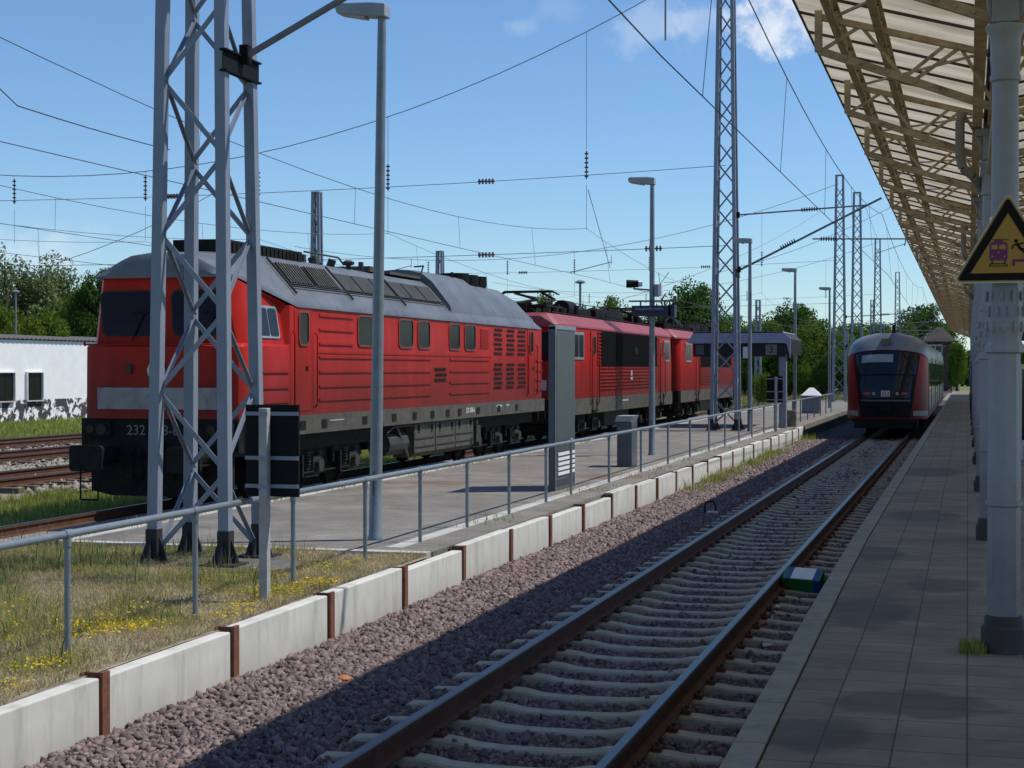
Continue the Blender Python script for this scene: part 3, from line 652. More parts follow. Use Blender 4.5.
# display on lamp 2
x, y = at(652, 39.7)
db = thing('display_board', 'dark blue passenger display board with white lettering, clamped high on a lamp post', 'display', (x, y, 0))
p = MB(); p.box(-.48, .50, -.16, -.06, 3.62, 3.88); p.box(.42, .58, -.16, .2, 3.58, 3.9); p.build('casing', m_navy, db, bevel=.01)
p = MB(); p.box(-.55, .62, -.15, .15, 3.98, 4.01); p.box(-.3, -.27, -.03, .03, 3.86, 4.0); p.box(.3, .33, -.03, .03, 3.86, 4.0); p.build('rain_cover', m_shaft, db)
text('lettering', 'Fahrgastinformation', .085, (-.03, -.165, 3.80), (R(90), 0, 0), m_dwhite, db)
ls = thing('loudspeaker', 'white and black horn loudspeaker on a bracket above the display board', 'loudspeaker', (x, y, 4.3))
p = MB(); p.tube((-.62, -.1, .12), (-.34, -.02, .12), .10, 12, .085); p.build('horn', m_blackp, ls); p = MB(); p.tube((-.36, -.02, .12), (-.24, 0, .12), .085, 12, .06); p.build('horn_cap', m_white, ls)
p = MB(); p.tube((-.45, 0, 0), (0, 0, -.04), .025, 6); p.tube((-.45, 0, 0), (-.45, 0, .08), .02, 6); p.build('bracket', m_post, ls)
jb = thing('junction_box', 'small grey and white junction box on the right of the display lamp post', 'box', (x, y, 4.2)); p = MB(); p.box(.07, .16, -.08, .12, -.1, .2); p.build('housing', m_mast, jb); p = MB(); p.box(.17, .25, -.1, .1, -.08, .2); p.build('cover', m_white, jb)
p = MB(); p.tube((.2, 0, .2), (.16, 0, .48), .008, 5); p.tube((.2, 0, .2), (.42, 0, .5), .008, 5); p.tube((.3, .0, .25), (.55, 0, .25), .006, 4); p.build('aerial', m_wire, jb)

# ------------------------------------------------------------------ platform furniture
st = thing('info_stele', 'tall slate grey information stele with white slats near its base', 'stele', (-6.9, 27.1, .22))
p = MB(); p.box(-.05, .05, 0, 1.45, 0.0, 2.80); p.build('body', m_stele, st, bevel=.012)
p = MB(); p.box(-.065, .058, -.03, .0, 0, 2.84); p.build('edge_post', m_shaft, st); p = MB(); p.box(.05, .062, -.03, .0, 0, 2.84); p.build('edge_trim', m_alu, st)
p = MB(); p.box(.05, .056, .08, 1.38, .68, 2.70); p.build('front_panel', M('stele_front', (.065, .08, .085), .4, var=.06), st)
p = MB(); p.box(-.06, .06, -.03, 1.48, 2.80, 2.87); p.build('top_cap', m_mast, st)
for k in range(5):
    p = MB(); p.box(.056, .075, .12, 1.34, .26 + k * .085, .31 + k * .085); p.build('slat', m_white, st)
text('logo', 'DB', .11, (.06, 1.15, .83), (R(90), 0, R(90)), m_white, st)
bn = thing('litter_bin', 'dark grey square litter bin with pale sloping hood by the handrail', 'litter bin', (-7.12, 34.2, .22))
p = MB(); p.box(-.16, .16, 0, .62, 0, .98); p.build('body', m_shaft, bn, bevel=.015)
p = MB(); p.box(.161, .166, .02, .6, .03, .95); p.build('side_panel', m_stele, bn)
p = MB(); p.prism([(-.20, .98), (-.16, 1.10), (.20, 1.10), (.14, .98)], 'y', -.04, .66); p.build('hood', m_lamp, bn)
def make_board(hb=1.75, w=.52, z0=.93, z1=1.78):
    root = bpy.data.objects.new('notice_post', None); COL.objects.link(root)
    p = MB(); p.box(-.042, .042, -.042, .042, -.05, hb); p.build('post', m_conc2, root, bevel=.008)
    p = MB(); p.box(-w * .42, w * .60, .06, .09, z0, z1); p.build('panel', m_blackp, root)
    for z in (z0 + .08, z0 + .34, z1 - .10):
        p = MB(); p.box(-w * .42, w * .60, -.052, -.045, z, z + .04) if 0 else p.box(-w * .42, w * .60, .045, .058, z, z + .035); p.box(-.05, .05, -.05, -.044, z, z + .035); p.build('strap', m_mast, root)
    return root
nb = make_board(); nb.location = (-6.24, 13.75, .22); tag(nb, 'black notice panel seen from behind on a pale post, in front of the nearest mast', 'notice board', 'black panels seen from behind')
copy_tree(nb, (-6.19, 54.62, .22), 'black notice panel seen from behind on a post under the shelter roof')
for o_ in list(bpy.data.objects):
    if o_.name.startswith('notice_post.') and o_.parent is None: o_.scale = (-1, 1, 1.05)
pl = MB(); pl.box(-.19, .19, -.19, .19, 0, .58); pl.box(-.15, .15, -.15, .15, .58, .6); pb = pl.build('stone_block', M('lichened_block', (.20, .17, .12), .9, var=.5, scale=5, bump=.5), bevel=.03); pb.location = (-5.98 - .25, 59.9, .22)
tag(pb, 'squat mossy stone block at the platform end beside the shelter pillar', 'stone block')
cb = thing('grit_container', 'grey blue container with white pointed lid standing by the far handrail', 'container', (-7.2, 78.4, .22))
p = MB(); p.box(-.42, .42, -.4, .4, 0, .85); p.build('body', m_mast, cb, bevel=.02); p = MB(); p.add([(-.46, -.44, .85), (.46, -.44, .85), (.46, .44, .85), (-.46, .44, .85), (-.1, 0, 1.22), (.1, 0, 1.22)], [(0, 1, 5, 4), (1, 2, 5), (2, 3, 4, 5), (3, 0, 4), (3, 2, 1, 0)]); p.build('lid', m_white, cb)
# shelter
sh = thing('platform_shelter', 'small flat shelter with blue grey fascia and one thick pillar, number 3 plate', 'shelter', (0, 0, 0))
p = MB(); p.prism([(-9.75, 3.26), (-9.55, 3.62), (-6.32, 3.60), (-6.10, 3.40), (-6.12, 2.85), (-6.22, 2.85), (-6.28, 3.22)], 'y', 58.3, 62.5); p.build('roof', m_under, sh)
p = MB(); p.prism([(-9.8, 3.26), (-9.57, 3.66), (-6.36, 3.66), (-6.08, 3.42), (-6.10, 2.72), (-6.22, 3.22), (-6.3, 3.26)], 'y', 58.22, 58.30); p.box(-9.57, -6.36, 58.22, 62.5, 3.625, 3.67); p.build('fascia', m_sky_fascia, sh)
p = MB(); p.box(-9.6, -6.3, 58.32, 58.42, 2.78, 3.24); p.build('beam', m_under, sh)
p = MB(); p.box(-6.52, -6.26, 58.4, 58.75, .22, 3.25); p.build('pillar', m_mast, sh, bevel=.02)
p = MB(); p.box(-6.98, -6.58, 58.285 + .02, 58.312, 2.83, 3.21); q = p.build('number_plate', m_plate, sh); text('numeral', '3', .36, (-6.78, 58.30, 3.02), (R(90), 0, 0), m_blackp, q)
p = MB(); p.box(-7.75, -7.5, 58.0, 58.2, 2.72, 3.12); p.build('lit_box', m_white, sh)
p = MB(); p.box(-9.5, -9.2, 58.30, 58.315, 2.85, 3.2); p.build('plain_plate', m_shaft, sh)
# beer carton with crumpled bag by the rail
bc = thing('drinks_carton', 'green and blue drinks carton lying on the sleepers beside the right rail', 'carton', (-1.80, 18.75, -.17), R(-6)); bc.rotation_euler = (R(20), R(2), R(-6)); bc.scale = (1.15, 1.15, 1.15)
p = MB(); p.box(-.2, .18, -.13, .13, 0, .15); p.build('carton_body', m_green, bc, bevel=.008); p = MB(); p.box(-.11, .11, -.12, .12, .151, .154); p.build('top_label', m_white, bc)
p = MB(); p.box(-.15, -.11, -.12, .12, .151, .154); p.build('blue_band', m_blue, bc); p = MB(); p.box(.11, .15, -.12, .12, .151, .154); p.box(.12, .181, -.133, .131, .01, .149); p.build('blue_band', m_blue, bc)
p = MB()
for k in range(26):
    a = rng.uniform(-1, 1, (3, 3)) * (.07, .09, .05) + (.0, .0, .08); p.add([tuple(q) for q in a], [(0, 1, 2)])
gb = p.build('plastic_bag', leafmat('bright_green_film', (.06, .30, .03), (.10, .42, .05), .5), fix=False); gb.location = (-1.55, 18.75, -.17); tag(gb, 'crumpled bright green plastic bag lying against the drinks carton', 'bag')
# white litter scraps between rail and platform
for i, (x, y, s, lb) in enumerate([(-1.93, 17.3, .05, 'white paper scrap beside the rail, near side of the green carton'), (-1.87, 16.4, .07, 'larger crumpled white scrap between sleepers below the carton'), (-1.75, 14.9, .06, 'flat white paper scrap on a sleeper end near the platform edge'), (-1.5, 22.6, .05, 'tiny white scrap beyond the carton by the platform'), (-1.9, 30.5, .09, 'white scrap far along the right rail'), (-1.85, 33.5, .07, 'white scrap farthest along the right rail'), (-1.72, 10.35, .05, 'white scrap between the sleepers at the bottom of the picture')]):
    p = MB(); a = rng.uniform(-1, 1, (6, 3)) * (s, s, s * .4); p.add([tuple(q) for q in a], [(0, 1, 2), (2, 3, 4), (0, 4, 5), (1, 3, 5)]); q = p.build('paper_scrap', m_white, fix=False); q.location = (x, y, -.19); tag(q, lb, 'litter', 'scraps of litter by the right rail')
p = MB(); p.lathe((0, 0, 0), [(.02, -.03), (.06, -.01), (.055, .03), (.02, .045)], 7); q = p.build('orange_rock', m_orange); q.location = (-4.88, 12.3, -.205); q.rotation_euler = (.2, .1, .4); tag(q, 'single orange brown stone lying among the grey ballast', 'stone')
# hooped signal cable bracket
lp = thing('steel_hoop', 'small dark steel hoop with pale stone foot on the ballast beside the rail', 'hoop', (-4.36, 28.4, -.26))
p = MB(); p.path([(-.1, 0, 0), (-.1, 0, .2), (-.06, 0, .25), (.04, 0, .26), (.09, 0, .2), (.09, 0, .05)], .016, 6); p.build('hoop', m_blackp, lp)
p = MB(); p.box(-.06, .13, -.08, .08, 0, .09); p.build('foot', m_conc, lp, bevel=.02)

# ------------------------------------------------------------------ bogies
def bogie(parent, yc, axles, wb, scale=1, gear=None):
    gear = gear or m_gear
    L = wb * (axles - 1) / 2 + .75
    p = MB()
    for s in (-1, 1):
        p.prism([(yc - L, .62), (yc - L + .25, .95), (yc + L - .25, .95), (yc + L, .62), (yc + L - .2, .55), (yc - L + .2, .55)], 'x', s * 1.02, s * 1.12)
        for k in range(axles + 1):
            y = yc + (k - axles / 2) * wb
            if abs(y - yc) < L: p.box(min(s * 1.0, s * 1.2), max(s * 1.0, s * 1.2), y - .16, y + .16, .68, .86); p.tube((s * 1.18, y - .1, .55), (s * 1.18, y - .1, .86), .06, 8); p.box(min(s * 1.1, s * 1.3), max(s * 1.1, s * 1.3), y + .05, y + .13, .35, .75)
        p.tube((s * 1.2, yc - L, .40), (s * 1.2, yc + L, .42), .025, 6)
    p.box(-1.0, 1.0, yc - .3, yc + .3, .5, .9); p.box(-.9, .9, yc - L + .3, yc + L - .3, .3, .62)
    p.build('bogie_frame', m_black, parent)
    for k in range(axles):
        y = yc + (k - (axles - 1) / 2) * wb
        for s in (-1, 1):
            q = MB(); q.lathe((s * .74, y, .525), [(.30, -.05 * s), (.43, -.04 * s), (.525, -.06 * s), (.525, .06 * s), (.44, .07 * s), (.40, .02 * s), (.16, .05 * s), (.1, .10 * s)], 20, 'x'); wh = q.build('wheel', m_black, parent)
            q = MB(); q.box(min(s * .95, s * 1.22), max(s * .95, s * 1.22), y - .17, y + .17, .38, .70); q.tube((s * 1.2, y, .53), (s * 1.32, y, .53), .13, 12); q.box(min(s * 1.12, s * 1.16), max(s * 1.12, s * 1.16), y - .34, y + .34, .45, .52)
            for e in (-1, 1):
                for z in range(5): q.tube((s * 1.14, y + e * .27, .54 + z * .055), (s * 1.14, y + e * .27, .57 + z * .055), .075, 8)
            q.build('axle_box', gear, parent)
def rounded(u0, u1, v0, v1, r, n=4):
    pts = []
    for cx, cy, a0 in ((u1 - r, v1 - r, 0), (u0 + r, v1 - r, 90), (u0 + r, v0 + r, 180), (u1 - r, v0 + r, 270)):
        for k in range(n + 1): a = R(a0 + 90 * k / n); pts.append((cx + r * math.cos(a), cy + r * math.sin(a)))
    return pts
def sidewin(parent, x, y0, y1, z0, z1, mat=None, frame=None, s=1, r=.07, fr=.035):
    """window on a side wall facing s*X"""
    f = MB(); a = rounded(y0 - fr, y1 + fr, z0 - fr, z1 + fr, r + fr); b = rounded(y0, y1, z0, z1, r); n = len(a)
    for (xa) in (x - s * .02,):
        vs = [(x - s * .01, *p_) for p_ in a] + [(x + s * .022, *p_) for p_ in a] + [(x + s * .022, *p_) for p_ in b] + [(x - s * .01, *p_) for p_ in b]
        fs = [(k * n + i, k * n + (i + 1) % n, ((k + 1) % 4) * n + (i + 1) % n, ((k + 1) % 4) * n + i) for k in range(3) for i in range(n)]
        f.add(vs, fs)
    fo = f.build('window', frame or m_frame, parent)
    g = MB(); g.prism(b, 'x', x - s * .012, x + s * .006); g.build('pane', mat or m_glassdull, fo); return fo

# ------------------------------------------------------------------ big diesel locomotive
def big_loco(loc):
    L = 19.85
    root = thing('diesel_locomotive', 'large faded red diesel locomotive with grey roof, right behind the nearest mast', 'locomotive', loc)
    W = 1.475
    # hull sections: list of (y, [points x,z]) half profile from bottom to eave; then roof
    def mirror(pts): return pts + [(-x, z) for x, z in pts[::-1]]
    main = [(W, 1.5), (W, 2.72), (W, 2.75), (W, 3.45)]
    def cab(t):  # t=1 fully cab shaped
        return [(W, 1.5), (W, 2.72), (W - .05 * t, 2.76), (W - .235 * t, 3.45 + .42 * t)]
    ys = [(.30, 1, .13), (.42, 1, .03), (.6, 1, 0), (1.95, 1, 0), (2.05, .0, 0), (L - .3, 0, 0), (L - .1, 0, .06), (L, 0, .22)]
    b = MB(); secs = []
    for y, t, ins in ys:
        pts = [(x - ins * (1 if k > 1 or y > 5 else .6), z) for k, (x, z) in enumerate(cab(t))]
        if t == 1 and y > .55: zr = 3.45 + .42 * (1 - (y - .5) / 1.85) - .06; pts[3] = (W - .05 - .185 * (zr - 2.76) / 1.11, zr)
        secs.append([(x, y + (-.10 if (t == 1 and y < .5 and k == 3) else 0), z) for k, (x, z) in enumerate(pts)])
    for sgn in (1, -1):
        vs = [(sgn * x, y, z) for s_ in secs for (x, y, z) in s_]; n = 4
        fs = [(i * n + j, i * n + j + 1, (i + 1) * n + j + 1, (i + 1) * n + j) for i in range(len(secs) - 1) for j in range(n - 1)]
        b.add(vs, fs)
    # front upper face and rear face
    def face(s_):
        b.add([p for p in s_] + [(-x, y, z) for x, y, z in s_[::-1]], [tuple(range(8))])
    face(secs[0]); face(secs[-1])
    lean_ = lambda z: (W - .05 - .185 * (z - 2.76) / 1.11)
    for sgn in (1, -1):
        vs = []
        for k in range(7):
            y = .5 + 1.55 * k / 6; t = 1 - (y - .5) / 1.85; z = 3.45 + .42 * t - .05; vs += [(sgn * (W - .235 * t - .01), y, z), (sgn * (lean_(z) - .01), y, z - .05)]
        b.add(vs, [(2 * k, 2 * k + 1, 2 * k + 3, 2 * k + 2) for k in range(6)])
    # nose
    nose = [(1.475, .55), (1.475, .30), (1.40, .12), (1.22, .02), (.6, -.03), (0, -.04)]
    nn = [(x, y) for x, y in nose] + [(-x, y) for x, y in nose[-2::-1]]
    b.add([(x, y, 1.5) for x, y in nn] + [(x * 1.0, y + .02, 2.70) for x, y in nn] + [(x * .985, y + .10, 2.76) for x, y in nn],
          [(i, i + 1, len(nn) + i + 1, len(nn) + i) for i in range(len(nn) - 1)] + [(len(nn) + i, len(nn) + i + 1, 2 * len(nn) + i + 1, 2 * len(nn) + i) for i in range(len(nn) - 1)] + [tuple(range(2 * len(nn), 3 * len(nn)))])
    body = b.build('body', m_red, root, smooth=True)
    # roof
    r = MB()
    def rp(t):
        e = (W - .235 * t, 3.45 + .42 * t)
        return [(e[0] + .03, e[1] - .02), (e[0] + .02, e[1] + .03), (e[0] - .06, e[1] + .13 - .05 * t), (e[0] - .20, e[1] + .28 - .12 * t), (.78, 4.27 - .10 * t), (.60, 4.38 - .13 * t), (.3, 4.45 - .16 * t), (0, 4.47 - .17 * t)]
    rsec = [(.02, 1, .20, -.16, 3.9), (.10, 1, .06, -.03, 3.9), (.3, 1, 0, 0, 3.9), (.5, 1, 0, 0, 3.9), (2.35, 0, 0, 0, 3.9), (L - 1.0, 0, 0, 0, 0), (L - .35, 0, .05, -.1, 0), (L - .02, 0, .3, -.35, 0)]
    vs = []; n = 15
    for k, (y, t, ins, dz, _) in enumerate(rsec):
        h = rp(t); q = []; h[0] = (h[0][0] - .04 * t, h[0][1]); h[1] = (h[1][0] - .03 * t, h[1][1])
        for j, (x, z) in enumerate(h): q.append((max(0, x - ins * (.3 if j < 2 else 1)), z + (dz * (j / 7) if j > 0 else 0)))
        full = q + [(-x, z) for x, z in q[-2::-1]]
        vs += [(x, y, z) for x, z in full]
    r.add(vs, [(i * n + j, i * n + j + 1, (i + 1) * n + j + 1, (i + 1) * n + j) for i in range(len(rsec) - 1) for j in range(n - 1)] + [tuple(range(n)), tuple((len(rsec) - 1) * n + q for q in range(n))])
    roof = r.build('roof', m_grey, root, smooth=True)
    # sill and frame
    s_ = MB(); s_.box(-W - .015, W + .015, .25, L - .02, 1.16, 1.5); s_.build('sill', m_sill, root)
    k = MB()
    for y in (1.7, 2.6, 3.6, 5.7, 7.4, 8.7, 9.9, 11.0, 11.9, 13.4, 15.2, 16.9):
        k.prism(rounded(y - .13, y + .13, 1.24, 1.40, .03), 'x', W + .014, W + .026)
    k.build('step_pockets', m_black, root)
    f = MB(); f.box(-1.45, 1.45, .04, .25, .95, 1.5); f.box(-.8, .8, .02, .1, .5, .95)
    f.prism([(-1.3, .28), (-1.3, .95), (1.3, .95), (1.3, .28), (.9, .2), (-.9, .2)], 'y', .1, .2); f.box(-1.2, 1.2, .2, L - .3, .85, 1.16)
    f.build('buffer_beam', m_black, root)
    text('number_lettering', '232 608-6', .235, (-.12, .035, 1.30), (R(90), 0, 0), M('dull_lettering', (.16, .16, .16)), root, sx=1.0)
    for x in (-.875, .875):
        q = MB(); q.tube((x, .1, .88), (x, -.42, .88), .15, 12); q.tube((x, -.42, .88), (x, -.74, .88), .10, 12); q.prism(rounded(x - .30, x + .30, .66, 1.08, .06), 'y', -.82, -.74); q.build('buffer', m_black, root)
        q = MB(); q.prism(rounded(x * 1.28 - .26, x * 1.28 + .26, 1.20, 1.44, .05), 'y', -.03, .05); hl = q.build('headlight', m_black, root, bevel=.005)
        g = MB(); g.tube((x * 1.28 + .08, -.045, 1.32), (x * 1.28 + .08, -.02, 1.32), .095, 16); g.tube((x * 1.28 - .13, -.045, 1.32), (x * 1.28 - .13, -.02, 1.32), .075, 16); g.build('headlight_lens', m_glass, hl)
        q = MB(); q.path([(x * 1.02 - .2, -.6, .75), (x * 1.02 - .2, -.6, .18), (x * 1.02 + .12, -.6, .18), (x * 1.02 + .12, -.6, .75)], .016, 5); q.tube((x * 1.02 - .2, -.6, .48), (x * 1.02 + .12, -.6, .48), .012, 5); q.bar((x, -.6, .76), (x, .1, .76), .3, .03); q.build('shunter_step', m_black, root)
    q = MB(); q.box(-.1, .1, -.25, .05, .95, 1.12); q.path([(0, -.25, 1.05), (0, -.3, .8), (0, -.22, .55)], .03, 6)
    for x in (-.45, -.3, .3, .45): q.path([(x, 0, 1.0), (x, -.12, .85), (x + .03, -.1, .6), (x, 0, .5)], .02, 6)
    q.build('coupling', m_black, root)
    # windscreens: on the plane from (y=.30,z=2.76) to (y=.20,z=3.87)
    def scr(x0, x1, z0, z1, tilt=.0):
        yf = lambda z: .30 - .10 * (z - 2.76) / 1.1
        fr = MB(); e = .035
        P = rounded(x0, x1, z0, z1, .1); P2 = rounded(x0 - e, x1 + e, z0 - e, z1 + e, .12); n = len(P)
        fr.add([(x, yf(z) - .012, z) for x, z in P2] + [(x, yf(z) + .01, z) for x, z in P2], [tuple(range(n))] + [(i, n + i, n + (i + 1) % n, (i + 1) % n) for i in range(n)])
        w_ = fr.build('windscreen', m_rubber, root)
        g = MB(); g.add([(x, yf(z) - .017, z) for x, z in P], [tuple(range(n))]); g.build('pane', M('blue_tinted_glass', (.008, .013, .036), .08, var=.2, spec=.2) if 'blue_tinted_glass' not in bpy.data.materials else bpy.data.materials['blue_tinted_glass'], w_, fix=False)
        h = MB(); h.tube(((x0 + x1) / 2 + .05, yf(2.8) - .05, 2.82), ((x0 + x1) / 2 + .3, yf(3.2) - .04, 3.28), .012, 5); h.box((x0 + x1) / 2 + .05, (x0 + x1) / 2 + .36, .2, .23, 3.26, 3.29); h.build('wiper', m_blackp, w_)
    scr(-1.16, -.10 - .06, 2.92, 3.62); scr(.16, 1.16, 2.92, 3.62)
    q = MB(); q.box(-1.1, 1.1, -.048, -.03, 1.66, 2.02); q.build('white_band', M('grimy_white_band', (.27, .26, .25), .7, var=.15, dirt=((.12, .11, .10), .5, .75, 4, (1, 1, .5))), root)
    q = MB()
    for a in range(20):
        t0, t1 = 2 * math.pi * a / 20, 2 * math.pi * (a + 1) / 20; q.tube((.20 + .15 * math.cos(t0) - .2, -.05, 2.3 + .15 * math.sin(t0)), (.20 + .15 * math.cos(t1) - .2, -.05, 2.3 + .15 * math.sin(t1)), .02, 5)
    q.build('emblem_ring', m_alu, root); q = MB(); q.tube((0, -.05, 2.3), (0, -.035, 2.3), .14, 16); q.build('top_headlight', m_redlight if 0 else m_glass, root)
    q = MB(); q.box(-.55, -.47, -.07, -.02, 2.26, 2.40); q.build('socket_box', m_gear, root)
    q = MB(); q.tube((-1.38, .02, 2.74), (1.38, .02, 2.74), .016, 6)
    for x in (-1.38, -.05, .3, 1.38): q.tube((x, .02, 2.74), (x, .1, 2.74), .012, 5); 
    q.tube((-1.42, .1, 2.72), (-1.42, .08, 2.80), .018, 8); q.build('grab_rail', m_red, root)
    # side details (+X side and mirrored on -X)
    for s in (1, -1):
        x = s * W
        # cab side window on the leaning panel
        fr = MB(); pw = rounded(.95, 1.78, 2.86, 3.42, .08)
        lean = lambda z: (W - .05 - .185 * (z - 2.76) / 1.11)
        n = len(pw); fr.add([(s * (lean(z) + .02), y, z) for y, z in pw], [tuple(range(n))]); w_ = fr.build('cab_window', m_alu, root, fix=False)
        for (a, c) in ((1.0, 1.34), (1.38, 1.73)):
            g = MB(); g.add([(s * (lean(z) + .026), y, z) for y, z in rounded(a, c, 2.90, 3.38, .05)], [tuple(range(n))]); g.build('pane', m_glassdull, w_, fix=False)
        # doors
        for (y0, y1) in ((2.25, 3.05), (18.05, 18.75)):
            d = MB(); d.prism(rounded(y0, y1, 1.58, 3.42, .05), 'x', x - s * .01, x + s * .010); dd = d.build('door', m_red, root)
            sidewin(dd, x + s * .01, y0 + .2, y1 - .2, 2.78, 3.34, s=s, r=.08)
            h = MB(); h.box(x + (0 if s > 0 else -.03), x + (.03 if s > 0 else 0), y0 + .52, y0 + .58, 2.30, 2.38); h.build('handle', m_blackp, dd)
            for yy in (y0 - .12, y1 + .10):
                h = MB(); h.path([(x + s * .02, yy, 1.62), (x + s * .07, yy, 1.68), (x + s * .07, yy, 2.95), (x + s * .02, yy, 3.0)], .016, 6); h.build('handrail', m_red, root)
        for (y0, y1) in ((5.35, 6.25), (7.72, 8.62), (8.95, 9.75), (11.15, 11.95), (12.35, 13.2)):
            sidewin(root, x, y0 + .02, y1 - .02, 2.80, 3.36, s=s, r=.1)
        rb = MB()
        for z in (3.32, 3.06, 2.80): rb.box(min(x, x + s * .022), max(x, x + s * .022), 3.4, 5.1, z - .02, z + .02)
        for z in (2.55, 2.28, 2.01, 1.76):
            rb.box(min(x, x + s * .022), max(x, x + s * .022), 3.4, 9.85, z - .02, z + .02)
            rb.box(min(x, x + s * .022), max(x, x + s * .022), 11.2, 14.4, z - .02, z + .02)
            rb.box(min(x, x + s * .022), max(x, x + s * .022), 18.95, 19.6, z - .02, z + .02)
            if z < 2.4: rb.box(min(x, x + s * .022), max(x, x + s * .022), .9, 2.0, z - .02, z + .02)
        rb.box(min(x, x + s * .012), max(x, x + s * .012), 3.3, 14.6, 2.62, 2.66)
        rb.build('rib_mouldings', m_red, root)
        # louvre and mesh vents
        lv = MB()
        for k in range(9): lv.box(min(x, x + s * .02), max(x, x + s * .02), 13.65, 14.35, 2.84 + k * .055, 2.87 + k * .055)
        lv.build('louvre', m_red, root)
        for (y0, y1, z0, z1) in [(14.8, 15.55, 2.66, 3.38), (15.95, 16.7, 2.66, 3.38), (17.05, 17.8, 2.66, 3.38), (14.8, 15.55, 1.80, 2.50), (15.95, 16.7, 1.80, 2.50), (17.05, 17.8, 1.80, 2.50), (10.1, 10.95, 2.02, 2.38)]:
            g = MB(); nyv = max(2, round((y1 - y0) / .15)); nzv = max(2, round((z1 - z0) / .12))
            for a in range(nyv):
                for c in range(nzv):
                    yy = y0 + (a + .5 + (.25 if c % 2 else -.25)) * (y1 - y0) / nyv; zz = z0 + (c + .5) * (z1 - z0) / nzv
                    yy = min(max(yy, y0 + .05), y1 - .05); ry, rzz = .058, .050
                    g.add([(x + s * .012, yy + ry * math.cos(q), zz + rzz * math.sin(q)) for q in [math.pi / 3 * e for e in range(6)]], [(0, 1, 2, 3, 4, 5)])
            g.build('mesh_vent', m_black, root, fix=False)
        # battery and fuel boxes
        for k in range(3):
            y0 = 8.95 + k * 1.47; q = MB(); q.prism([(s * 1.40, 1.14), (s * 1.40, .50), (s * 1.28, .40), (s * .9, .40), (s * .9, 1.14)], 'y', y0, y0 + 1.42); bx = q.build('battery_box', m_sill, root, bevel=.01)
            h = MB()
            for z in (.62, .80): h.box(min(s * 1.40, s * 1.42), max(s * 1.40, s * 1.42), y0 + .05, y0 + 1.37, z, z + .02)
            for yy in (y0 + .25, y0 + 1.15): h.box(min(s * 1.40, s * 1.44), max(s * 1.40, s * 1.44), yy, yy + .1, .98, 1.1)
            h.build('latch', m_gear, bx)
        q = MB(); q.tube((s * 1.15, 7.4, .75), (s * 1.15, 8.6, .75), .26, 12); q.bar((s * 1.35, 7.9, 1.1), (s * 1.35, 8.6, .45), .08, .08); q.path([(s * 1.4, 7.2, 1.0), (s * 1.4, 7.6, 1.12), (s * 1.4, 8.8, 1.12)], .025, 6)
        q.box(min(s * 1.2, s * 1.42), max(s * 1.2, s * 1.42), 13.5, 13.85, .55, .95); q.tube((s * 1.42, 13.45, 1.02), (s * 1.46, 13.45, 1.02), .06, 8); q.build('air_tank', m_gear, root)
        # roof side panels
        sl = lambda t: (s * (1.27 + (.80 - 1.27) * t), 3.74 + (4.26 - 3.74) * t)
        def rpanel(y0, y1, t0, t1, mat, nm, lift=.012):
            a, c = sl(t0), sl(t1); g = MB(); nx_, nz_ = s * .74 * lift, .67 * lift
            g.add([(a[0] + nx_, y0, a[1] + nz_), (a[0] + nx_, y1, a[1] + nz_), (c[0] + nx_, y1, c[1] + nz_), (c[0] + nx_, y0, c[1] + nz_),
                   (a[0] - nx_, y0, a[1] - nz_), (a[0] - nx_, y1, a[1] - nz_), (c[0] - nx_, y1, c[1] - nz_), (c[0] - nx_, y0, c[1] - nz_)], [(0, 1, 2, 3), (0, 4, 5, 1), (1, 5, 6, 2), (2, 6, 7, 3), (3, 7, 4, 0)])
            return g.build(nm, mat, root)
        for (y0, y1) in ((2.75, 3.95), (4.05, 5.25)):
            rpanel(y0, y1, .25, .98, m_black, 'roof_grille', .02)
            g = MB()
            for k in range(9):
                yy = y0 + .07 + k * (y1 - y0 - .1) / 9; a, c = sl(.25), sl(.98); g.bar((a[0] + s * .03, yy, a[1] + .03), (c[0] + s * .03, yy + .06, c[1] + .03), .03, .02)
            g.build('grille_bars', m_sill, root)
        yw = 5.55
        for k in range(6): rpanel(yw + k * 1.0, yw + k * 1.0 + .92, .22, .92, m_rpane, 'roof_window', .022)
        g = MB()
        for yy in (2.62, 5.4, 8.5, 11.6): a, c = sl(-.15), sl(1.1); g.tube((a[0] + s * .03, yy, a[1] + .03), (c[0] + s * .03, yy, c[1] + .03), .022, 6)
        for t_ in (.12, .20): a = sl(t_); g.tube((a[0] + s * .03, 2.7, a[1] + .03), (a[0] + s * .03, 11.6, a[1] + .03), .014, 5)
        g.build('roof_rails', m_rubber, root)
    # roof equipment
    q = MB(); q.box(-.50, .50, 1.5, 4.9, 4.30, 4.60)
    for k in range(18): q.box(-.52, .52, 1.6 + k * .18, 1.65 + k * .18, 4.40, 4.56)
    q.build('roof_radiator', m_black, root)
    q = MB(); q.path([(.5, 5.0, 4.62), (.5, 6.8, 4.62), (.45, 7.2, 4.5)], .02, 5); q.path([(-.5, 5.0, 4.62), (-.5, 6.8, 4.62)], .02, 5)
    for k in range(14): xx, yy = random.uniform(-.5, .5), random.uniform(5.1, 7.6); q.tube((xx, yy, 4.4), (xx + random.uniform(-.1, .1), yy, 4.52 + random.uniform(0, .1)), random.uniform(.04, .12), 8)
    q.tube((.45, 8.2, 4.45), (.45, 8.2, 4.62), .06, 8); q.lathe((.4, 7.6, 4.50), [(.04, -.1), (.05, 0), (.12, .03), (.13, .08), (.06, .12)], 12); q.build('roof_fittings', m_gear, root)
    hood = [(W - .12, 3.62), (1.32, 3.80), (.86, 4.40), (.6, 4.60), (.3, 4.68), (0, 4.70)]
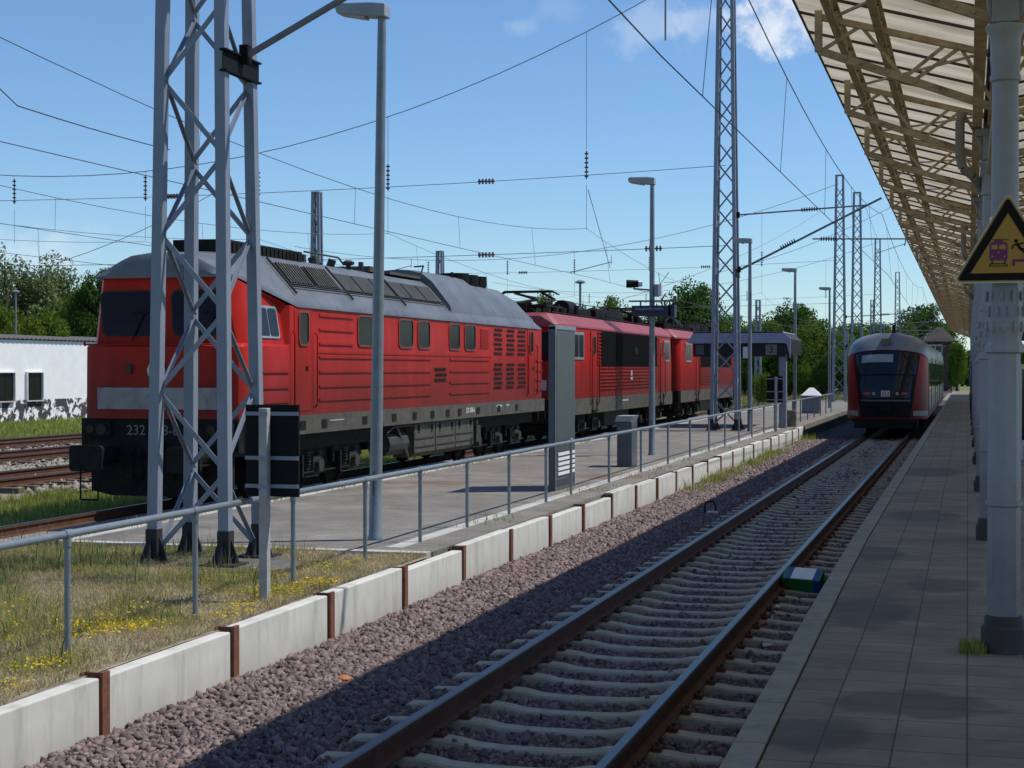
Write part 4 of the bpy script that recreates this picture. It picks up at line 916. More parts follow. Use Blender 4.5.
    def hoodsec(d): return [(max(0, x), z - d * (z - 3.5) / 1.2) for x, z in hood]
    q = MB(); vs = []; ss = [(11.75, .02), (12.2, .0), (15.0, .0), (15.1, .12), (18.2, .14), (19.2, .40)]; n = 11
    for yy, d in ss:
        h = hoodsec(d); full = h + [(-a, c) for a, c in h[-2::-1]]; vs += [(a, yy, c) for a, c in full]
    q.add(vs, [(i * n + j, i * n + j + 1, (i + 1) * n + j + 1, (i + 1) * n + j) for i in range(len(ss) - 1) for j in range(n - 1)] + [tuple(range(n))]); q.build('roof_hood', m_grey, root, smooth=True)
    for yy in (15.35, 16.15, 16.95):
        q = MB(); q.lathe((.28, yy, 4.50), [(.36, 0), (.36, .28), (.32, .28), (.32, .2)], 18); q.build('fan_shroud', m_blackp, root)
    q = MB(); q.path([(.6, 11.75, 4.6), (.6, 11.9, 4.76), (.3, 12.1, 4.76)], .02, 5); q.tube((.5, 14.4, 4.6), (.5, 14.4, 4.76), .04, 6); q.build('lifting_lug', m_black, root)
    q = MB(); q.box(-.6, .6, 9.6, 11.7, 4.44, 4.50); q.box(-.5, .5, 8.6, 9.3, 4.44, 4.56); q.build('walkway', m_sill, root)
    bogie(root, 3.9, 3, 1.85); bogie(root, 16.0, 3, 1.85)
    text('side_number', '232 608-6', .17, (W + .022, 12.75, 1.34), (R(90), 0, R(90)), m_white, root)
    q = MB(); q.box(W + .01, W + .018, 15.0, 15.5, 1.36, 1.42); q.box(W + .01, W + .018, 3.9, 4.6, 1.36, 1.38); q.box(W + .01, W + .018, 15.9, 16.2, 1.38, 1.42); q.build('side_inscription', m_dwhite, root)
    for x in (-.875, .875):
        q = MB(); q.tube((x, L, 1.02), (x, L + .45, 1.02), .11, 12); q.prism(rounded(x - .3, x + .3, .85, 1.20, .06), 'y', L + .45, L + .52); q.build('buffer', m_black, root)
    return root
big_loco((-12.975, 24.35, 0))

# ------------------------------------------------------------------ electric locomotives
def small_loco(loc, label):
    L = 18.5; W = 1.475
    root = thing('electric_locomotive', label, 'locomotive', loc, group='pair of red electric locomotives behind the big one')
    b = MB(); pr = [(W, 1.42), (W, 3.62), (-W, 3.62), (-W, 1.42)]
    pts = [(W, 1.42), (W, 2.6), (W - .02, 3.60)]
    ys = [(0, .22, .06), (.12, .06, .02), (.3, 0, 0), (L - .3, 0, 0), (L - .12, .06, .02), (L, .22, .06)]
    vs = []
    for y, ins, dz in ys:
        yy = y
        h = [(x - ins, z - (0 if k else 0)) for k, (x, z) in enumerate(pts)]
        vs += [(x, yy + (.12 if (y < 1 and k == 2) else (-.12 if y > 1 and k == 2 else 0)), z) for k, (x, z) in enumerate(h)] + [(-x, yy + (.12 if (y < 1 and k == 2) else (-.12 if y > 1 and k == 2 else 0)), z) for k, (x, z) in list(enumerate(h))[::-1]]
    n = 6
    b.add(vs, [(i * n + j, i * n + j + 1, (i + 1) * n + j + 1, (i + 1) * n + j) for i in range(len(ys) - 1) for j in range(n - 1)] + [tuple(range(n)), tuple((len(ys) - 1) * n + q for q in range(n))])
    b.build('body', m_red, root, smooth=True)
    r = MB(); rp = [(W + .01, 3.60), (W - .01, 3.66), (W - .40, 3.98), (W - .5, 4.0)]
    vs = []; ss = [(-.12, .2, -.1), (.02, .08, 0), (.25, 0, 0), (L - .25, 0, 0), (L - .02, .08, 0), (L + .12, .2, -.1)]
    for y, ins, dz in ss:
        h = [(x - ins, z + dz * (1 if k > 1 else .2)) for k, (x, z) in enumerate(rp)]; vs += [(x, y, z) for x, z in h] + [(-x, y, z) for x, z in h[::-1]]
    n = 8
    r.add(vs, [(i * n + j, i * n + j + 1, (i + 1) * n + j + 1, (i + 1) * n + j) for i in range(len(ss) - 1) for j in range(n - 1)] + [tuple(range(n)), tuple((len(ss) - 1) * n + q for q in range(n))]); r.build('roof', m_pink, root)
    s_ = MB(); s_.box(-W - .012, W + .012, .12, L - .12, .93, 1.42); s_.build('sill', m_sill, root); s_ = MB(); s_.box(-1.4, 1.4, .02, .14, .7, 1.42); s_.build('buffer_beam', m_black, root); s_ = MB(); s_.box(-1.4, 1.4, L - .14, L - .02, .7, 1.42); s_.build('buffer_beam', m_black, root)
    for y0, y1 in ((-.55, .1), (L - .1, L + .55)):
        for x in (-.875, .875):
            q = MB(); q.tube((x, y0, 1.02), (x, y1, 1.02), .1, 10); e = y0 if y0 < 0 else y1; q.tube((x, e - .03, 1.02), (x, e + .03, 1.02), .24, 12); q.build('buffer', m_black, root)
    for (yf, s2) in ((0, -1), (L, 1)):
        for x0, x1 in ((-1.12, -.08), (.08, 1.12)):
            g = MB(); P = rounded(x0, x1, 2.55, 3.42, .08); g.add([(x, yf + s2 * (.012 - .12 * max(0, (z - 2.6)) + .0), z) for x, z in P], [tuple(range(len(P)))]); w_ = g.build('windscreen', m_glass, root, fix=False)
        g = MB(); g.box(-1.0, 1.0, yf - .02 if s2 < 0 else yf, yf if s2 < 0 else yf + .02, 1.7, 2.0); g.build('light_band', m_dwhite, root)
    for s in (1, -1):
        x = s * W
        for a, c in ((1.35, 2.75), (L - 1.9, L - .75)):
            fr = MB(); fr.prism(rounded(a, c, 2.62, 3.46, .05), 'x', x - s * .01, x + s * .022); w_ = fr.build('cab_window', m_alu, root)
            md = (a + c) / 2
            for e0, e1 in ((a + .09, md - .04), (md + .04, c - .09)):
                g = MB(); g.prism(rounded(e0, e1, 2.70, 3.38, .03), 'x', x + s * .02, x + s * .027); g.build('pane', m_glassdull, w_)
        for a in (3.75, L - 3.0):
            d = MB(); d.prism(rounded(a, a + .85, 1.45, 3.55, .04), 'x', x - s * .01, x + s * .012); dd = d.build('door', m_red, root); sidewin(dd, x + s * .012, a + .25, a + .6, 2.8, 3.35, s=s, r=.05, fr=.02)
            for yy in (a - .1, a + .95):
                h = MB(); h.path([(x + s * .02, yy, 1.2), (x + s * .08, yy, 1.3), (x + s * .08, yy, 2.9), (x + s * .02, yy, 3.0)], .018, 6); h.build('handrail', m_redrib, root)
            h = MB(); h.path([(x + s * .05, a + .1, 1.4), (x + s * .05, a + .1, .75), (x + s * .05, a + .7, .75), (x + s * .05, a + .7, 1.4)], .02, 5); h.box(min(x, x + s * .12), max(x, x + s * .12), a + .1, a + .7, 1.0, 1.03); h.build('step', m_black, root)
        g = MB(); g.box(min(x, x + s * .02), max(x, x + s * .02), 5.2, L - 3.5, 2.42, 3.56); g.build('louvre_band', m_blackp if 0 else M('dark_louvres', (.008, .008, .007), .9, spec=.03) if 'dark_louvres' not in bpy.data.materials else bpy.data.materials['dark_louvres'], root)
        rb = MB()
        for k in range(7): rb.box(min(x, x + s * .03), max(x, x + s * .03), 4.95, L - 3.35, 1.66 + k * .115, 1.70 + k * .115)
        for k in range(10): rb.box(min(x, x + s * .03), max(x, x + s * .03), 4.7, 5.15, 2.46 + k * .115, 2.5 + k * .115); rb.box(min(x, x + s * .03), max(x, x + s * .03), L - 3.45, L - 3.2, 2.46 + k * .115, 2.5 + k * .115)
        rb.build('rib_mouldings', m_redrib, root)
        g = MB(); g.box(min(x, x + s * .04), max(x, x + s * .04), 10.6, 11.2, 2.85, 3.1); g.build('hatch', m_black, root)
    q = MB(); q.box(W + .03, W + .036, 9.9, 10.25, 1.95, 2.05); q.box(W + .03, W + .036, 9.95, 10.2, 2.1, 2.28); q.box(W + .012, W + .018, 8.6, 9.6, 1.22, 1.28); q.build('side_inscription', m_dwhite, root)
    # roof equipment: folded pantographs, tanks, ladders
    for yc, sg in ((2.6, 1), (L - 3.2, -1)):
        q = MB()
        for xx in (-.55, .55):
            q.tube((xx, yc - 1.2, 4.25), (xx, yc + 1.2, 4.25), .05, 6); q.tube((xx, yc - 1.1 * sg, 4.32), (xx * .5, yc + 1.2 * sg, 4.55), .05, 6); q.tube((xx * .5, yc + 1.2 * sg, 4.55), (xx * .8, yc - .9 * sg, 4.66), .042, 6)
        for k in (-1, 0, 1): q.tube((-.75, yc - .9 * sg + k * .13, 4.70), (.75, yc - .9 * sg + k * .13, 4.70), .038, 6); q.tube((-.6, yc + k * 1.1, 4.27), (.6, yc + k * 1.1, 4.27), .045, 6)
        for xx in (-.75, .75):
            for k in (-1, 0, 1): q.tube((xx, yc - .9 * sg + k * .13, 4.70), (xx * 1.25, yc - .9 * sg + k * .13, 4.60), .02, 6)
        q.build('pantograph', m_black, root)
        for xx in (-.6, .6):
            for yy in (yc - 1.0, yc + 1.0, yc):
                q = MB()
                for k in range(4): q.tube((xx, yy, 4.0 + k * .07), (xx, yy, 4.04 + k * .07), .12, 8)
                q.tube((xx, yy, 3.98), (xx, yy, 4.25), .04, 6); q.build('insulator', m_ins, root)
    q = MB(); q.tube((0.1, 5.4, 4.32), (.1, 6.6, 4.32), .28, 14); q.build('air_tank', m_blackp, root)
    q = MB(); q.tube((.1, 6.6, 4.32), (.1, 6.75, 4.32), .26, 14); q.build('tank_cap', m_mast, root)
    q = MB(); q.prism([(8.0, 4.0), (8.6, 4.4), (11.6, 4.4), (12.2, 4.0)], 'x', -.8, .8); q.build('resistor_box', m_black, root)
    q = MB()
    for k in range(12): q.tube((.86, 8.4 + k * .28, 4.02), (.74, 8.5 + k * .28, 4.38), .02, 4)
    q.build('box_louvres', m_sill, root)
    q = MB()
    for k in range(90): xx, yy = random.uniform(-.8, .8), random.uniform(1.2, L - 1.0); q.tube((xx, yy, 3.98), (xx, yy + random.uniform(-.3, .3), 4.15 + random.uniform(0, .35)), random.uniform(.04, .12), 7)
    for xx in (-.9, .9): q.tube((xx, 1, 4.05), (xx, L - 1, 4.05), .02, 5)
    q.tube((-.2, .8, 4.6), (.2, L - 1, 4.55), .015, 5); q.build('roof_fittings', m_black, root)
    bogie(root, 3.7, 3, 2.0); bogie(root, L - 3.7, 3, 2.0)
    q = MB(); q.box(-1.15, 1.15, 7.2, L - 7.2, .4, .9); q.build('ballast_box', m_gear, root)
    return root
small_loco((-12.975, 46.3, 0), 'faded red electric locomotive with dark louvre band, middle one of three, behind the stele')
small_loco((-12.975, 66.6, 0), 'faded red electric locomotive farthest back, behind the second mast and the shelter')

# ------------------------------------------------------------------ diesel railcar on the near track
def railcar(loc):
    root = thing('diesel_railcar', 'red railcar with rounded dark front and grey roof standing on the near track', 'railcar', loc)
    W = 1.42; H = 3.62; Lc = 20.5
    zs = [.55, .75, .95, 1.2, 1.5, 1.9, 2.3, 2.7, 3.0, 3.2, 3.35, 3.48, 3.57, 3.62]
    def wz(z): return W if z < 2.2 else W * math.sqrt(max(.02, 1 - ((z - 2.2) / 1.45) ** 5.5))
    def y0(z):
        if z < 1.2: return .10 * (1.2 - z)
        return .95 * ((z - 1.2) / 2.42) ** 1.5
    def P(s, z, off=0):
        x = wz(z) * math.sin(s * math.pi / 2) if 0 else wz(z) * (1 - (1 - abs(s)) ** 1.8) * (1 if s >= 0 else -1)
        y = y0(z) + 1.5 * abs(s) ** 2.4 - off
        return (x + off * .3 * (x / W), y, z)
    N = 16
    def patch(smin, smax, z0_, z1_, off, name, mat, parent=root, nz=8, slope=0):
        m = MB(); zz = np.linspace(z0_, z1_, nz + 1); n = 33; vs = []
        for z in zz:
            t = (z - z0_) / max(1e-6, (z1_ - z0_)); a = smin + (slope * (1 - t) if smin < 0 else 0); c = smax - (slope * (1 - t) if smax > 0 else 0)
            for k in range(n):
                q_ = a + (c - a) * k / (n - 1); vs.append(P(q_, z - .34 * q_ * q_ * max(0, min(1, (z - 1.8) / 1.2)) * ((1 - t) if name == 'roof_cap' else 1), off))
        m.add(vs, [(i * n + j, i * n + j + 1, (i + 1) * n + j + 1, (i + 1) * n + j) for i in range(nz) for j in range(n - 1)]); return m.build(name, mat, parent, smooth=True, fix=False)
    b = MB(); ss = np.linspace(-1, 1, 2 * N + 1); n = len(ss); vs = []
    for z in zs:
        for s in ss: vs.append(P(s, z))
    b.add(vs, [(i * n + j, i * n + j + 1, (i + 1) * n + j + 1, (i + 1) * n + j) for i in range(len(zs) - 1) for j in range(n - 1)])
    # side walls back to Lc
    for sg, idx in ((1, n - 1), (-1, 0)):
        vs = []
        for i, z in enumerate(zs): p = P(sg, z); vs += [p, (p[0], 2.6, z), ]
        b.add(vs, [(2 * i, 2 * i + 1, 2 * i + 3, 2 * i + 2) for i in range(len(zs) - 1)])
    front = b.build('front_body', m_red, root, smooth=True, fix=False)
    for k in range(2):
        ya = 2.6 if k == 0 else Lc + .8; yb = Lc if k == 0 else 2 * Lc - .6
        c = MB(); pr = [(wz(z), z) for z in zs if z < 3.3]; pr = pr + [(-x, z) for x, z in pr[::-1]]; c.prism(pr, 'y', ya, yb); c.build('car_body', m_silver, root)
        c = MB(); pr = [(wz(z) + .01, z) for z in zs if z >= 3.2]; pr = pr + [(0, 3.68)] + [(-x, z) for x, z in pr[::-1]]; c.prism(pr, 'y', ya, yb); c.build('roof', m_greyt, root)
        for s in (1, -1):
            g = MB(); g.box(min(s * W, s * (W + .012)), max(s * W, s * (W + .012)), ya + .3, yb - .3, 1.55, 2.55); g.build('window_band', m_glass, root)
            for d in (ya + 5.2, ya + 13.0):
                if d + 1.4 < yb: g = MB(); g.box(min(s * W, s * (W + .02)), max(s * W, s * (W + .02)), d, d + 1.35, .75, 2.75); dr = g.build('door', m_silver if k else m_silver, root); g = MB(); g.box(min(s * (W + .02), s * (W + .026)), max(s * (W + .02), s * (W + .026)), d + .1, d + 1.25, 1.3, 2.6); g.build('pane', m_glass, dr)
            g = MB(); g.box(min(s * W, s * (W + .01)), max(s * W, s * (W + .01)), ya, yb, .58, .80); g.build('skirt_stripe', m_red, root)
            g = MB(); g.box(min(s * W, s * (W + .014)), max(s * W, s * (W + .014)), 2.65, 3.4, .8, 2.2); 
            if k == 0: g.build('red_panel', m_red, root)
        c = MB(); c.box(-1.2, 1.2, ya + .5, yb - .5, .25, .56); c.build('underframe', m_black, root)
    c = MB(); c.box(-1.25, 1.25, Lc, Lc + .8, .6, 3.4); c.build('gangway', m_rubber, root)
    m_rb = m_greyt
    patch(-1, 1, 3.02, 3.62, .03, 'roof_cap', m_greyt, nz=14)
    patch(-.62, .62, .60, 3.0, .014, 'front_mask', m_blackp, slope=.22, nz=12)
    w_ = patch(-.56, .56, 2.15, 2.97, .03, 'windscreen', m_glass, slope=.05, nz=8)
    patch(-.45, .45, 1.30, 2.10, .028, 'lower_glass', m_glass, slope=.06)
    patch(-.40, .40, 1.18, 1.24, .04, 'trim_strip', m_stele, nz=2)
    patch(-.40, .10, 2.58, 2.86, .034, 'upper_pale_patch', M('pale_grey_patch', (.30, .33, .34), .5), w_, nz=4)  # pale grey patch over the upper part of the windscreen
    m_sk = M('grimy_skirt', (.24, .23, .22), .6, var=.2); patch(-1, -.46, .66, .84, .02, 'white_skirt', m_sk, nz=3); patch(.46, 1, .66, .84, .02, 'white_skirt', m_sk, nz=3)
    q = MB(); q.box(-.16, .16, .62, .80, 3.20, 3.42); q.build('top_lamp', m_glass, root)
    for x in (-.66, .66):
        q = MB(); q.prism(rounded(x - .11, x + .11, 1.42, 1.50, .03), 'y', .0 + abs(x) * .1 - .02, .25); q.build('tail_light', m_redlight, root)
        q = MB(); q.tube((x * .62, .0, 1.46), (x * .62, .2, 1.46), .055, 10); q.build('headlight', m_dwhite, root)
    q = MB(); q.box(-.15, .15, -.045, -.02, 1.36, 1.56); lg = q.build('logo', m_white, root); q = MB(); q.box(-.125, .125, -.050, -.044, 1.385, 1.535); q.build('logo_field', m_redlight, lg)
    text('logo_lettering', 'DB', .15, (0, -.054, 1.46), (R(90), 0, 0), m_white, root)
    q = MB(); q.box(-1.1, 1.1, .15, 2.4, .22, .56); q.tube((0, .1, .95), (0, -.22, .95), .11, 10); q.box(-.18, .18, -.25, -.12, .82, 1.06)
    q.build('coupler', m_black, root)
    q = MB(); q.tube((0.1, 4.5, 3.66), (.1, 4.5, 4.02), .07, 8); q.build('exhaust', m_blackp, root)
    for yc in (3.4, Lc + .4, 2 * Lc - 3.4): bogie(root, yc, 2, 1.9)
    return root
railcar((TX, 58.9, 0))

# ------------------------------------------------------------------ canopy and columns
CX = .23; PX = -1.29; EZ = 5.47; CZ = 5.05                     # eave-post top height and height over the columns
cano = thing('platform_canopy', 'long butterfly canopy of brown steel trusses and pale translucent sheets over the platform', 'canopy', (0, 0, 0))
def roofz(d): return CZ + .10 + (EZ - CZ) * d / (CX - PX)      # d = distance from the column row
EDGE = 1.52 + .22
DS = {-1: 1.52, 1: 4.5}; EZS = {-1: EZ, 1: 5.85}
def rz_(s, d): return CZ + .10 + (EZS[s] - CZ) * d / DS[s]
tr_ = MB()
for s in (-1, 1):
    X_ = lambda d: CX + s * d
    D, ez = DS[s], EZS[s]
    tr_.bar((X_(D), 0, ez), (X_(0), 0, CZ), .055, .055); tr_.bar((X_(D), 0, ez - .30), (X_(0), 0, CZ - .46), .06, .065)
    tr_.bar((X_(D), 0, ez + .05), (X_(D), 0, ez - .31), .065, .072)
    P = lambda d, top: (X_(d), 0, (ez - (ez - CZ) * (1 - d / D)) if top else (ez - .30 - (ez - CZ + .16) * (1 - d / D)))
    for (d0, t0_, d1, t1_) in ((1.50, 0, 1.15, 1), (1.15, 1, .78, 0), (.78, 0, .42, 1), (.70, 0, .30, 1), (.30, 1, .0, 0)):
        tr_.bar(P(d0, t0_), P(d1, t1_), .03, .03)
    if s > 0:
        for k in range(6): tr_.bar(P(1.5 + .5 * k, k % 2), P(2.0 + .5 * k, (k + 1) % 2), .03, .03)
    for k in range(12): e = P(.12 * k + .08, 0); tr_.tube((e[0], -.05, e[2] + .0), (e[0], -.035, e[2] + .0), .015, 6)
tr_.bar((CX, 0, CZ + .02), (CX, 0, CZ - .12), .05, .05)
tr0 = tr_.build('truss', m_truss, cano)
TY = [11.07 + 3.6 * i for i in range(-4, 32)]
tr0.location = (0, TY[0], 0)
for y in TY[1:]: c = tr0.copy(); COL.objects.link(c); c.parent = cano; c.location = (0, y, 0)
Y0, Y1 = TY[0] - .5, TY[-1] + .5
for s in (-1, 1):
    pm = MB(); X_ = lambda d: CX + s * d
    a, b_ = X_(.06), X_(DS[s] + .22)
    pm.add([(a, Y0, rz_(s, .06)), (b_, Y0, rz_(s, DS[s] + .22)), (b_, Y1, rz_(s, DS[s] + .22)), (a, Y1, rz_(s, .06)), (a, Y0, rz_(s, .06) + .006), (b_, Y0, rz_(s, DS[s] + .22) + .006), (b_, Y1, rz_(s, DS[s] + .22) + .006), (a, Y1, rz_(s, .06) + .006)],
           [(0, 1, 2, 3), (4, 5, 6, 7)][:1]); pm.build('roof_sheet', m_sheet, cano, fix=False)
    em = MB(); em.bar((b_, Y0, rz_(s, DS[s] + .22) - .0), (b_, Y1, rz_(s, DS[s] + .22) - .0), .02, .03); em.build('edge_strip', m_bar, cano)
    for d in ((1.36, .97) if s < 0 else (1.36, .97, 2.4, 3.4, 4.3)):
        lm = MB(); z = rz_(s, d) - .04
        lm.box(X_(d) - .04, X_(d) + .04, Y0, Y1, z - .012, z); lm.box(X_(d) - .035, X_(d) + .035, Y0, Y1, z - .17, z - .158)
        nzz = int((Y1 - Y0) / .3)
        for k in range(nzz): y = Y0 + k * .3; lm.bar((X_(d), y, z - .01 if k % 2 else z - .16), (X_(d), y + .3, z - .16 if k % 2 else z - .01), .018, .03, (1, 0, 0))
        lm.build('purlin', m_truss, cano)
    lm = MB(); lm.box(X_(.14) - .05, X_(.14) + .05, Y0, Y1, CZ - .12, CZ + .02); lm.build('purlin', m_truss, cano)
    gb_ = MB(); gb_.bar((X_(.08), 0, rz_(s, .08) - .02), (X_(DS[s] + .22), 0, rz_(s, DS[s] + .22) - .02), .02, .025); g0 = gb_.build('glazing_bar', m_bar, cano)
    nb_ = int((Y1 - Y0) / .9); lim = 72 if s < 0 else 26; g0.location.y = Y0; rest = MB()
    for k in range(1, nb_):
        y = Y0 + .9 * k
        if k < lim: c = g0.copy(); COL.objects.link(c); c.parent = cano; c.location = (0, y, 0)
        else: rest.bar((X_(.08), y, rz_(s, .08) - .02), (X_(DS[s] + .22), y, rz_(s, DS[s] + .22) - .02), .02, .025)
    ro = rest.build('glazing_bars', m_bar, cano); ro['kind'] = 'stuff'
    br = MB()
    for i in range(len(TY) - 1):
        ya, yb = TY[i], TY[i + 1]
        for (d, ee) in ((1.36, 1), (.97, 1)):      # curved knee braces from truss up to the purlin
            z = rz_(s, d) - .2; pts = [(X_(d), ya + .8 * (1 - math.cos(t_)), z - .12 * (1 - math.sin(t_)) + .02) for t_ in (0, .35, .7, 1.1, 1.45)]
            br.path(pts, .011, 5)
            pts = [(X_(d), yb - .8 * (1 - math.cos(t_)), z - .12 * (1 - math.sin(t_)) + .02) for t_ in (0, .35, .7, 1.1, 1.45)]; br.path(pts, .011, 5)
        br.bar((X_(.2), ya + .1, CZ + .02), (X_(1.36), yb - .1, rz_(s, 1.36) - .08), .03, .02)
    br.build('brace', m_truss, cano)
gt = MB(); gt.box(CX - .07, CX + .07, Y0, Y1, CZ - .02, CZ + .12); gt.build('gutter', m_dsteel, cano)
# lattice girder along the columns
YG = 11.3
gd = MB(); gd.box(CX - .04, CX + .04, YG, Y1, CZ - .10, CZ - .04); gd.box(CX - .04, CX + .04, YG, Y1, CZ - .62, CZ - .55)
for k in range(int((Y1 - YG) / .45)):
    y = YG + k * .45; gd.bar((CX, y, CZ - .58 if k % 2 else CZ - .06), (CX, y + .45, CZ - .06 if k % 2 else CZ - .58), .02, .035, (1, 0, 0))
gd.build('column_girder', m_truss, cano)

col_ = thing('cast_iron_column', 'grey cast iron column nearest the camera, carrying the triangular warning sign', 'column', (CX, 11.07, PZ), group='cast iron columns of the canopy')
p = MB(); p.lathe((0, 0, 0), [(.145, 0), (.145, .16), (.125, .18), (.125, .22), (.112, .24)], 24); p.build('plinth', m_colbase, col_, smooth=True)
p = MB(); p.lathe((0, 0, 0), [(.108, .24), (.104, .95), (.118, .96), (.118, .985), (.106, .99), (.101, 1.95), (.125, 1.96), (.125, 2.0), (.104, 2.03), (.108, 2.06), (.122, 2.12), (.112, 2.40), (.106, 2.47), (.118, 2.48), (.118, 2.51), (.092, 2.53)], 8); p.build('lower_shaft', m_col, col_)
p = MB()
for a in range(10):
    for zz in (2.12, 2.22, 2.32): t_ = a * math.tau / 10 + zz * 9; p.lathe((.117 * math.cos(t_), .117 * math.sin(t_), zz), [(.005, -.03), (.012, -.01), (.011, .02), (.004, .04)], 6)
p.build('leaf_ornament', m_col, col_, smooth=True)
p = MB(); p.lathe((0, 0, 0), [(.089, 2.5), (.083, 3.72), (.098, 3.73), (.098, 3.76), (.09, 3.78), (.094, 3.86), (.10, 3.88), (.094, 3.90), (.10, 4.02), (.125, 4.06), (.125, 4.09), (.08, 4.10)], 24); p.build('upper_shaft', m_col, col_, smooth=True)
p = MB(); p.box(-.085, .085, -.085, .085, 4.1, 4.36); p.box(-.16, .16, -.10, .10, 4.36, 4.44)
for q in (-1, 1): p.prism([(q * .085, 4.12), (q * .11, 4.16), (q * .12, 4.28), (q * .16, 4.36), (q * .085, 4.36)], 'y', -.05, .05)
p.box(-.07, .07, -.07, .07, 4.44, CZ - PZ); p.build('capital', m_col, col_, bevel=.006)
ords = ['second', 'third', 'fourth', 'fifth', 'sixth', 'seventh', 'eighth', 'ninth', 'tenth', 'eleventh', 'twelfth', 'thirteenth', 'fourteenth', 'fifteenth', 'sixteenth', 'seventeenth']
for i in range(1, 17):
    y = 11.07 + 7.2 * i
    if y > Y1: break
    copy_tree(col_, (CX, y, PZ), 'grey cast iron canopy column, %s along the platform from the warning sign' % ords[i - 1])
for i, (y, lb) in enumerate([(18.27, 'brown curved downpipe bending from the gutter to the second column'), (32.67, 'curved downpipe at the fourth column'), (47.07, 'curved downpipe at the sixth column')]):
    p = MB(); p.path([(.0, y + .1, 5.06), (.0, y + .1, 4.70), (.02, y + .1, 4.52), (.10, y + .1, 4.40), (.18, y + .14, 4.32), (.2, y + .17, 4.2), (.2, y + .17, PZ + .1)] if 0 else [(-.06, y - .1, 5.1), (-.09, y - .1, 5.0), (-.09, y - .1, 4.62), (-.06, y - .1, 4.5), (.04, y - .06, 4.42), (.12, y + .08, 4.33), (.20, y + .17, 4.2), (.21, y + .19, PZ + .1)], .05, 10)
    dp = p.build('downpipe', M('pipe_brown_grey', (.20, .185, .16), .6) if i == 0 else bpy.data.materials['pipe_brown_grey'], smooth=True); tag(dp, lb, 'downpipe', 'downpipes of the canopy')

# ------------------------------------------------------------------ warning sign on the first column
x, y = at(1007.5, 10.35)
ws_ = thing('warning_sign', 'yellow triangular warning sign with purple train and black falling figure', 'warning sign', (x, y, hgt(283, 10.35)), YAW * .0)
def tri(w_, h_, r, z0=0):
    pts = []; P3 = [(-w_ / 2, 0), (w_ / 2, 0), (0, h_)]
    cen = (0, h_ / 3)
    for k, (px_, pz_) in enumerate(P3):
        d = Vector((cen[0] - px_, cen[1] - pz_)); d.normalize(); c = Vector((px_, pz_)) + d * r * 2
        base = math.atan2(-d.y, -d.x)
        for j in range(-3, 4): a = base + R(20) * j; pts.append((c.x + r * math.cos(a), c.y + r * math.sin(a) + z0))
    return pts
p = MB(); p.prism(tri(.62, .565, .022), 'y', 0, .012); p.build('back_plate', m_alu, ws_)
p = MB(); p.prism(tri(.60, .545, .02, .008), 'y', -.002, 0); p.build('yellow_face', m_yel, ws_)
T1, T2 = tri(.57, .515, .014, .017), tri(.42, .372, .001, .062); p = MB(); n = len(T1)
p.add([(a, -.0045, b_) for a, b_ in T1] + [(a, -.0045, b_) for a, b_ in T2], [(i, (i + 1) % n, n + (i + 1) % n, n + i) for i in range(n)]); p.build('black_border', m_blackp, ws_, fix=False)
p = MB(); yq = -.0045
def flat(m, pts): m.add([(a, yq, b_) for a, b_ in pts], [tuple(range(len(pts)))])
ox, oz = -.052, .105
flat(p, [(ox - .045, oz + .035), (ox + .045, oz + .035), (ox + .05, oz + .05), (ox + .05, oz + .135), (ox + .038, oz + .15), (ox - .038, oz + .15), (ox - .05, oz + .135), (ox - .05, oz + .05)][::1])
flat(p, [(ox - .024, oz + .15), (ox + .024, oz + .15), (ox + .024, oz + .162), (ox - .024, oz + .162)]); flat(p, [(ox - .04, oz + .017), (ox - .03, oz + .017), (ox - .03, oz + .036), (ox - .04, oz + .036)]); flat(p, [(ox + .03, oz + .017), (ox + .04, oz + .017), (ox + .04, oz + .036), (ox + .03, oz + .036)])
flat(p, [(.025, oz + .0), (.04, oz + .0), (.04, oz + .025), (.14, oz + .025), (.14, oz + .042), (.025, oz + .042)]); p.build('train_pictogram', m_purple, ws_, fix=False)
yq = -.006; p = MB(); flat(p, [(ox - .04, oz + .105), (ox - .004, oz + .105), (ox - .004, oz + .132), (ox - .04, oz + .132)]); flat(p, [(ox + .004, oz + .105), (ox + .04, oz + .105), (ox + .04, oz + .132), (ox + .004, oz + .132)])
for cx_ in (-.035, 0, .035): flat(p, [(ox + cx_ + .006 * math.cos(a), oz + (.06 if cx_ else .085) + .006 * math.sin(a)) for a in np.linspace(0, 6.28, 9)[:-1]])
p.build('train_windows', m_yel, ws_, fix=False)
p = MB(); fx, fz = .050, oz + .05
p.tube((fx - .005, yq, fz + .105), (fx - .005, yq + .002, fz + .105), .011, 10)
for A, B, r_ in (((-.002, .09), (.02, .055), .009), ((.0, .088), (-.022, .075), .005), ((-.022, .075), (-.026, .052), .004), ((.004, .085), (.035, .09), .005), ((.035, .09), (.055, .105), .004), ((.02, .055), (.045, .03), .007), ((.045, .03), (.045, .0), .006), ((.02, .055), (.06, .055), .007), ((.06, .055), (.085, .045), .006)):
    p.bar((fx + A[0], yq, fz + A[1]), (fx + B[0], yq, fz + B[1]), r_ * 1.6, .002, (0, 1, 0))
for k in range(2): p.bar((ox - .05, yq, oz + .001 + .014 * k), (ox + .05 - .01 * k, yq, oz + .001 + .014 * k), .004, .002, (0, 1, 0))
p.bar((ox - .052, yq, oz), (ox - .036, yq, oz + .02), .004, .002, (0, 1, 0)); p.bar((ox + .052, yq, oz), (ox + .036, yq, oz + .02), .004, .002, (0, 1, 0))
p.bar((ox - .06, yq, oz + .165), (ox + .06, yq, oz + .165), .003, .002, (0, 1, 0)); p.build('figure_pictogram', m_blackp, ws_)
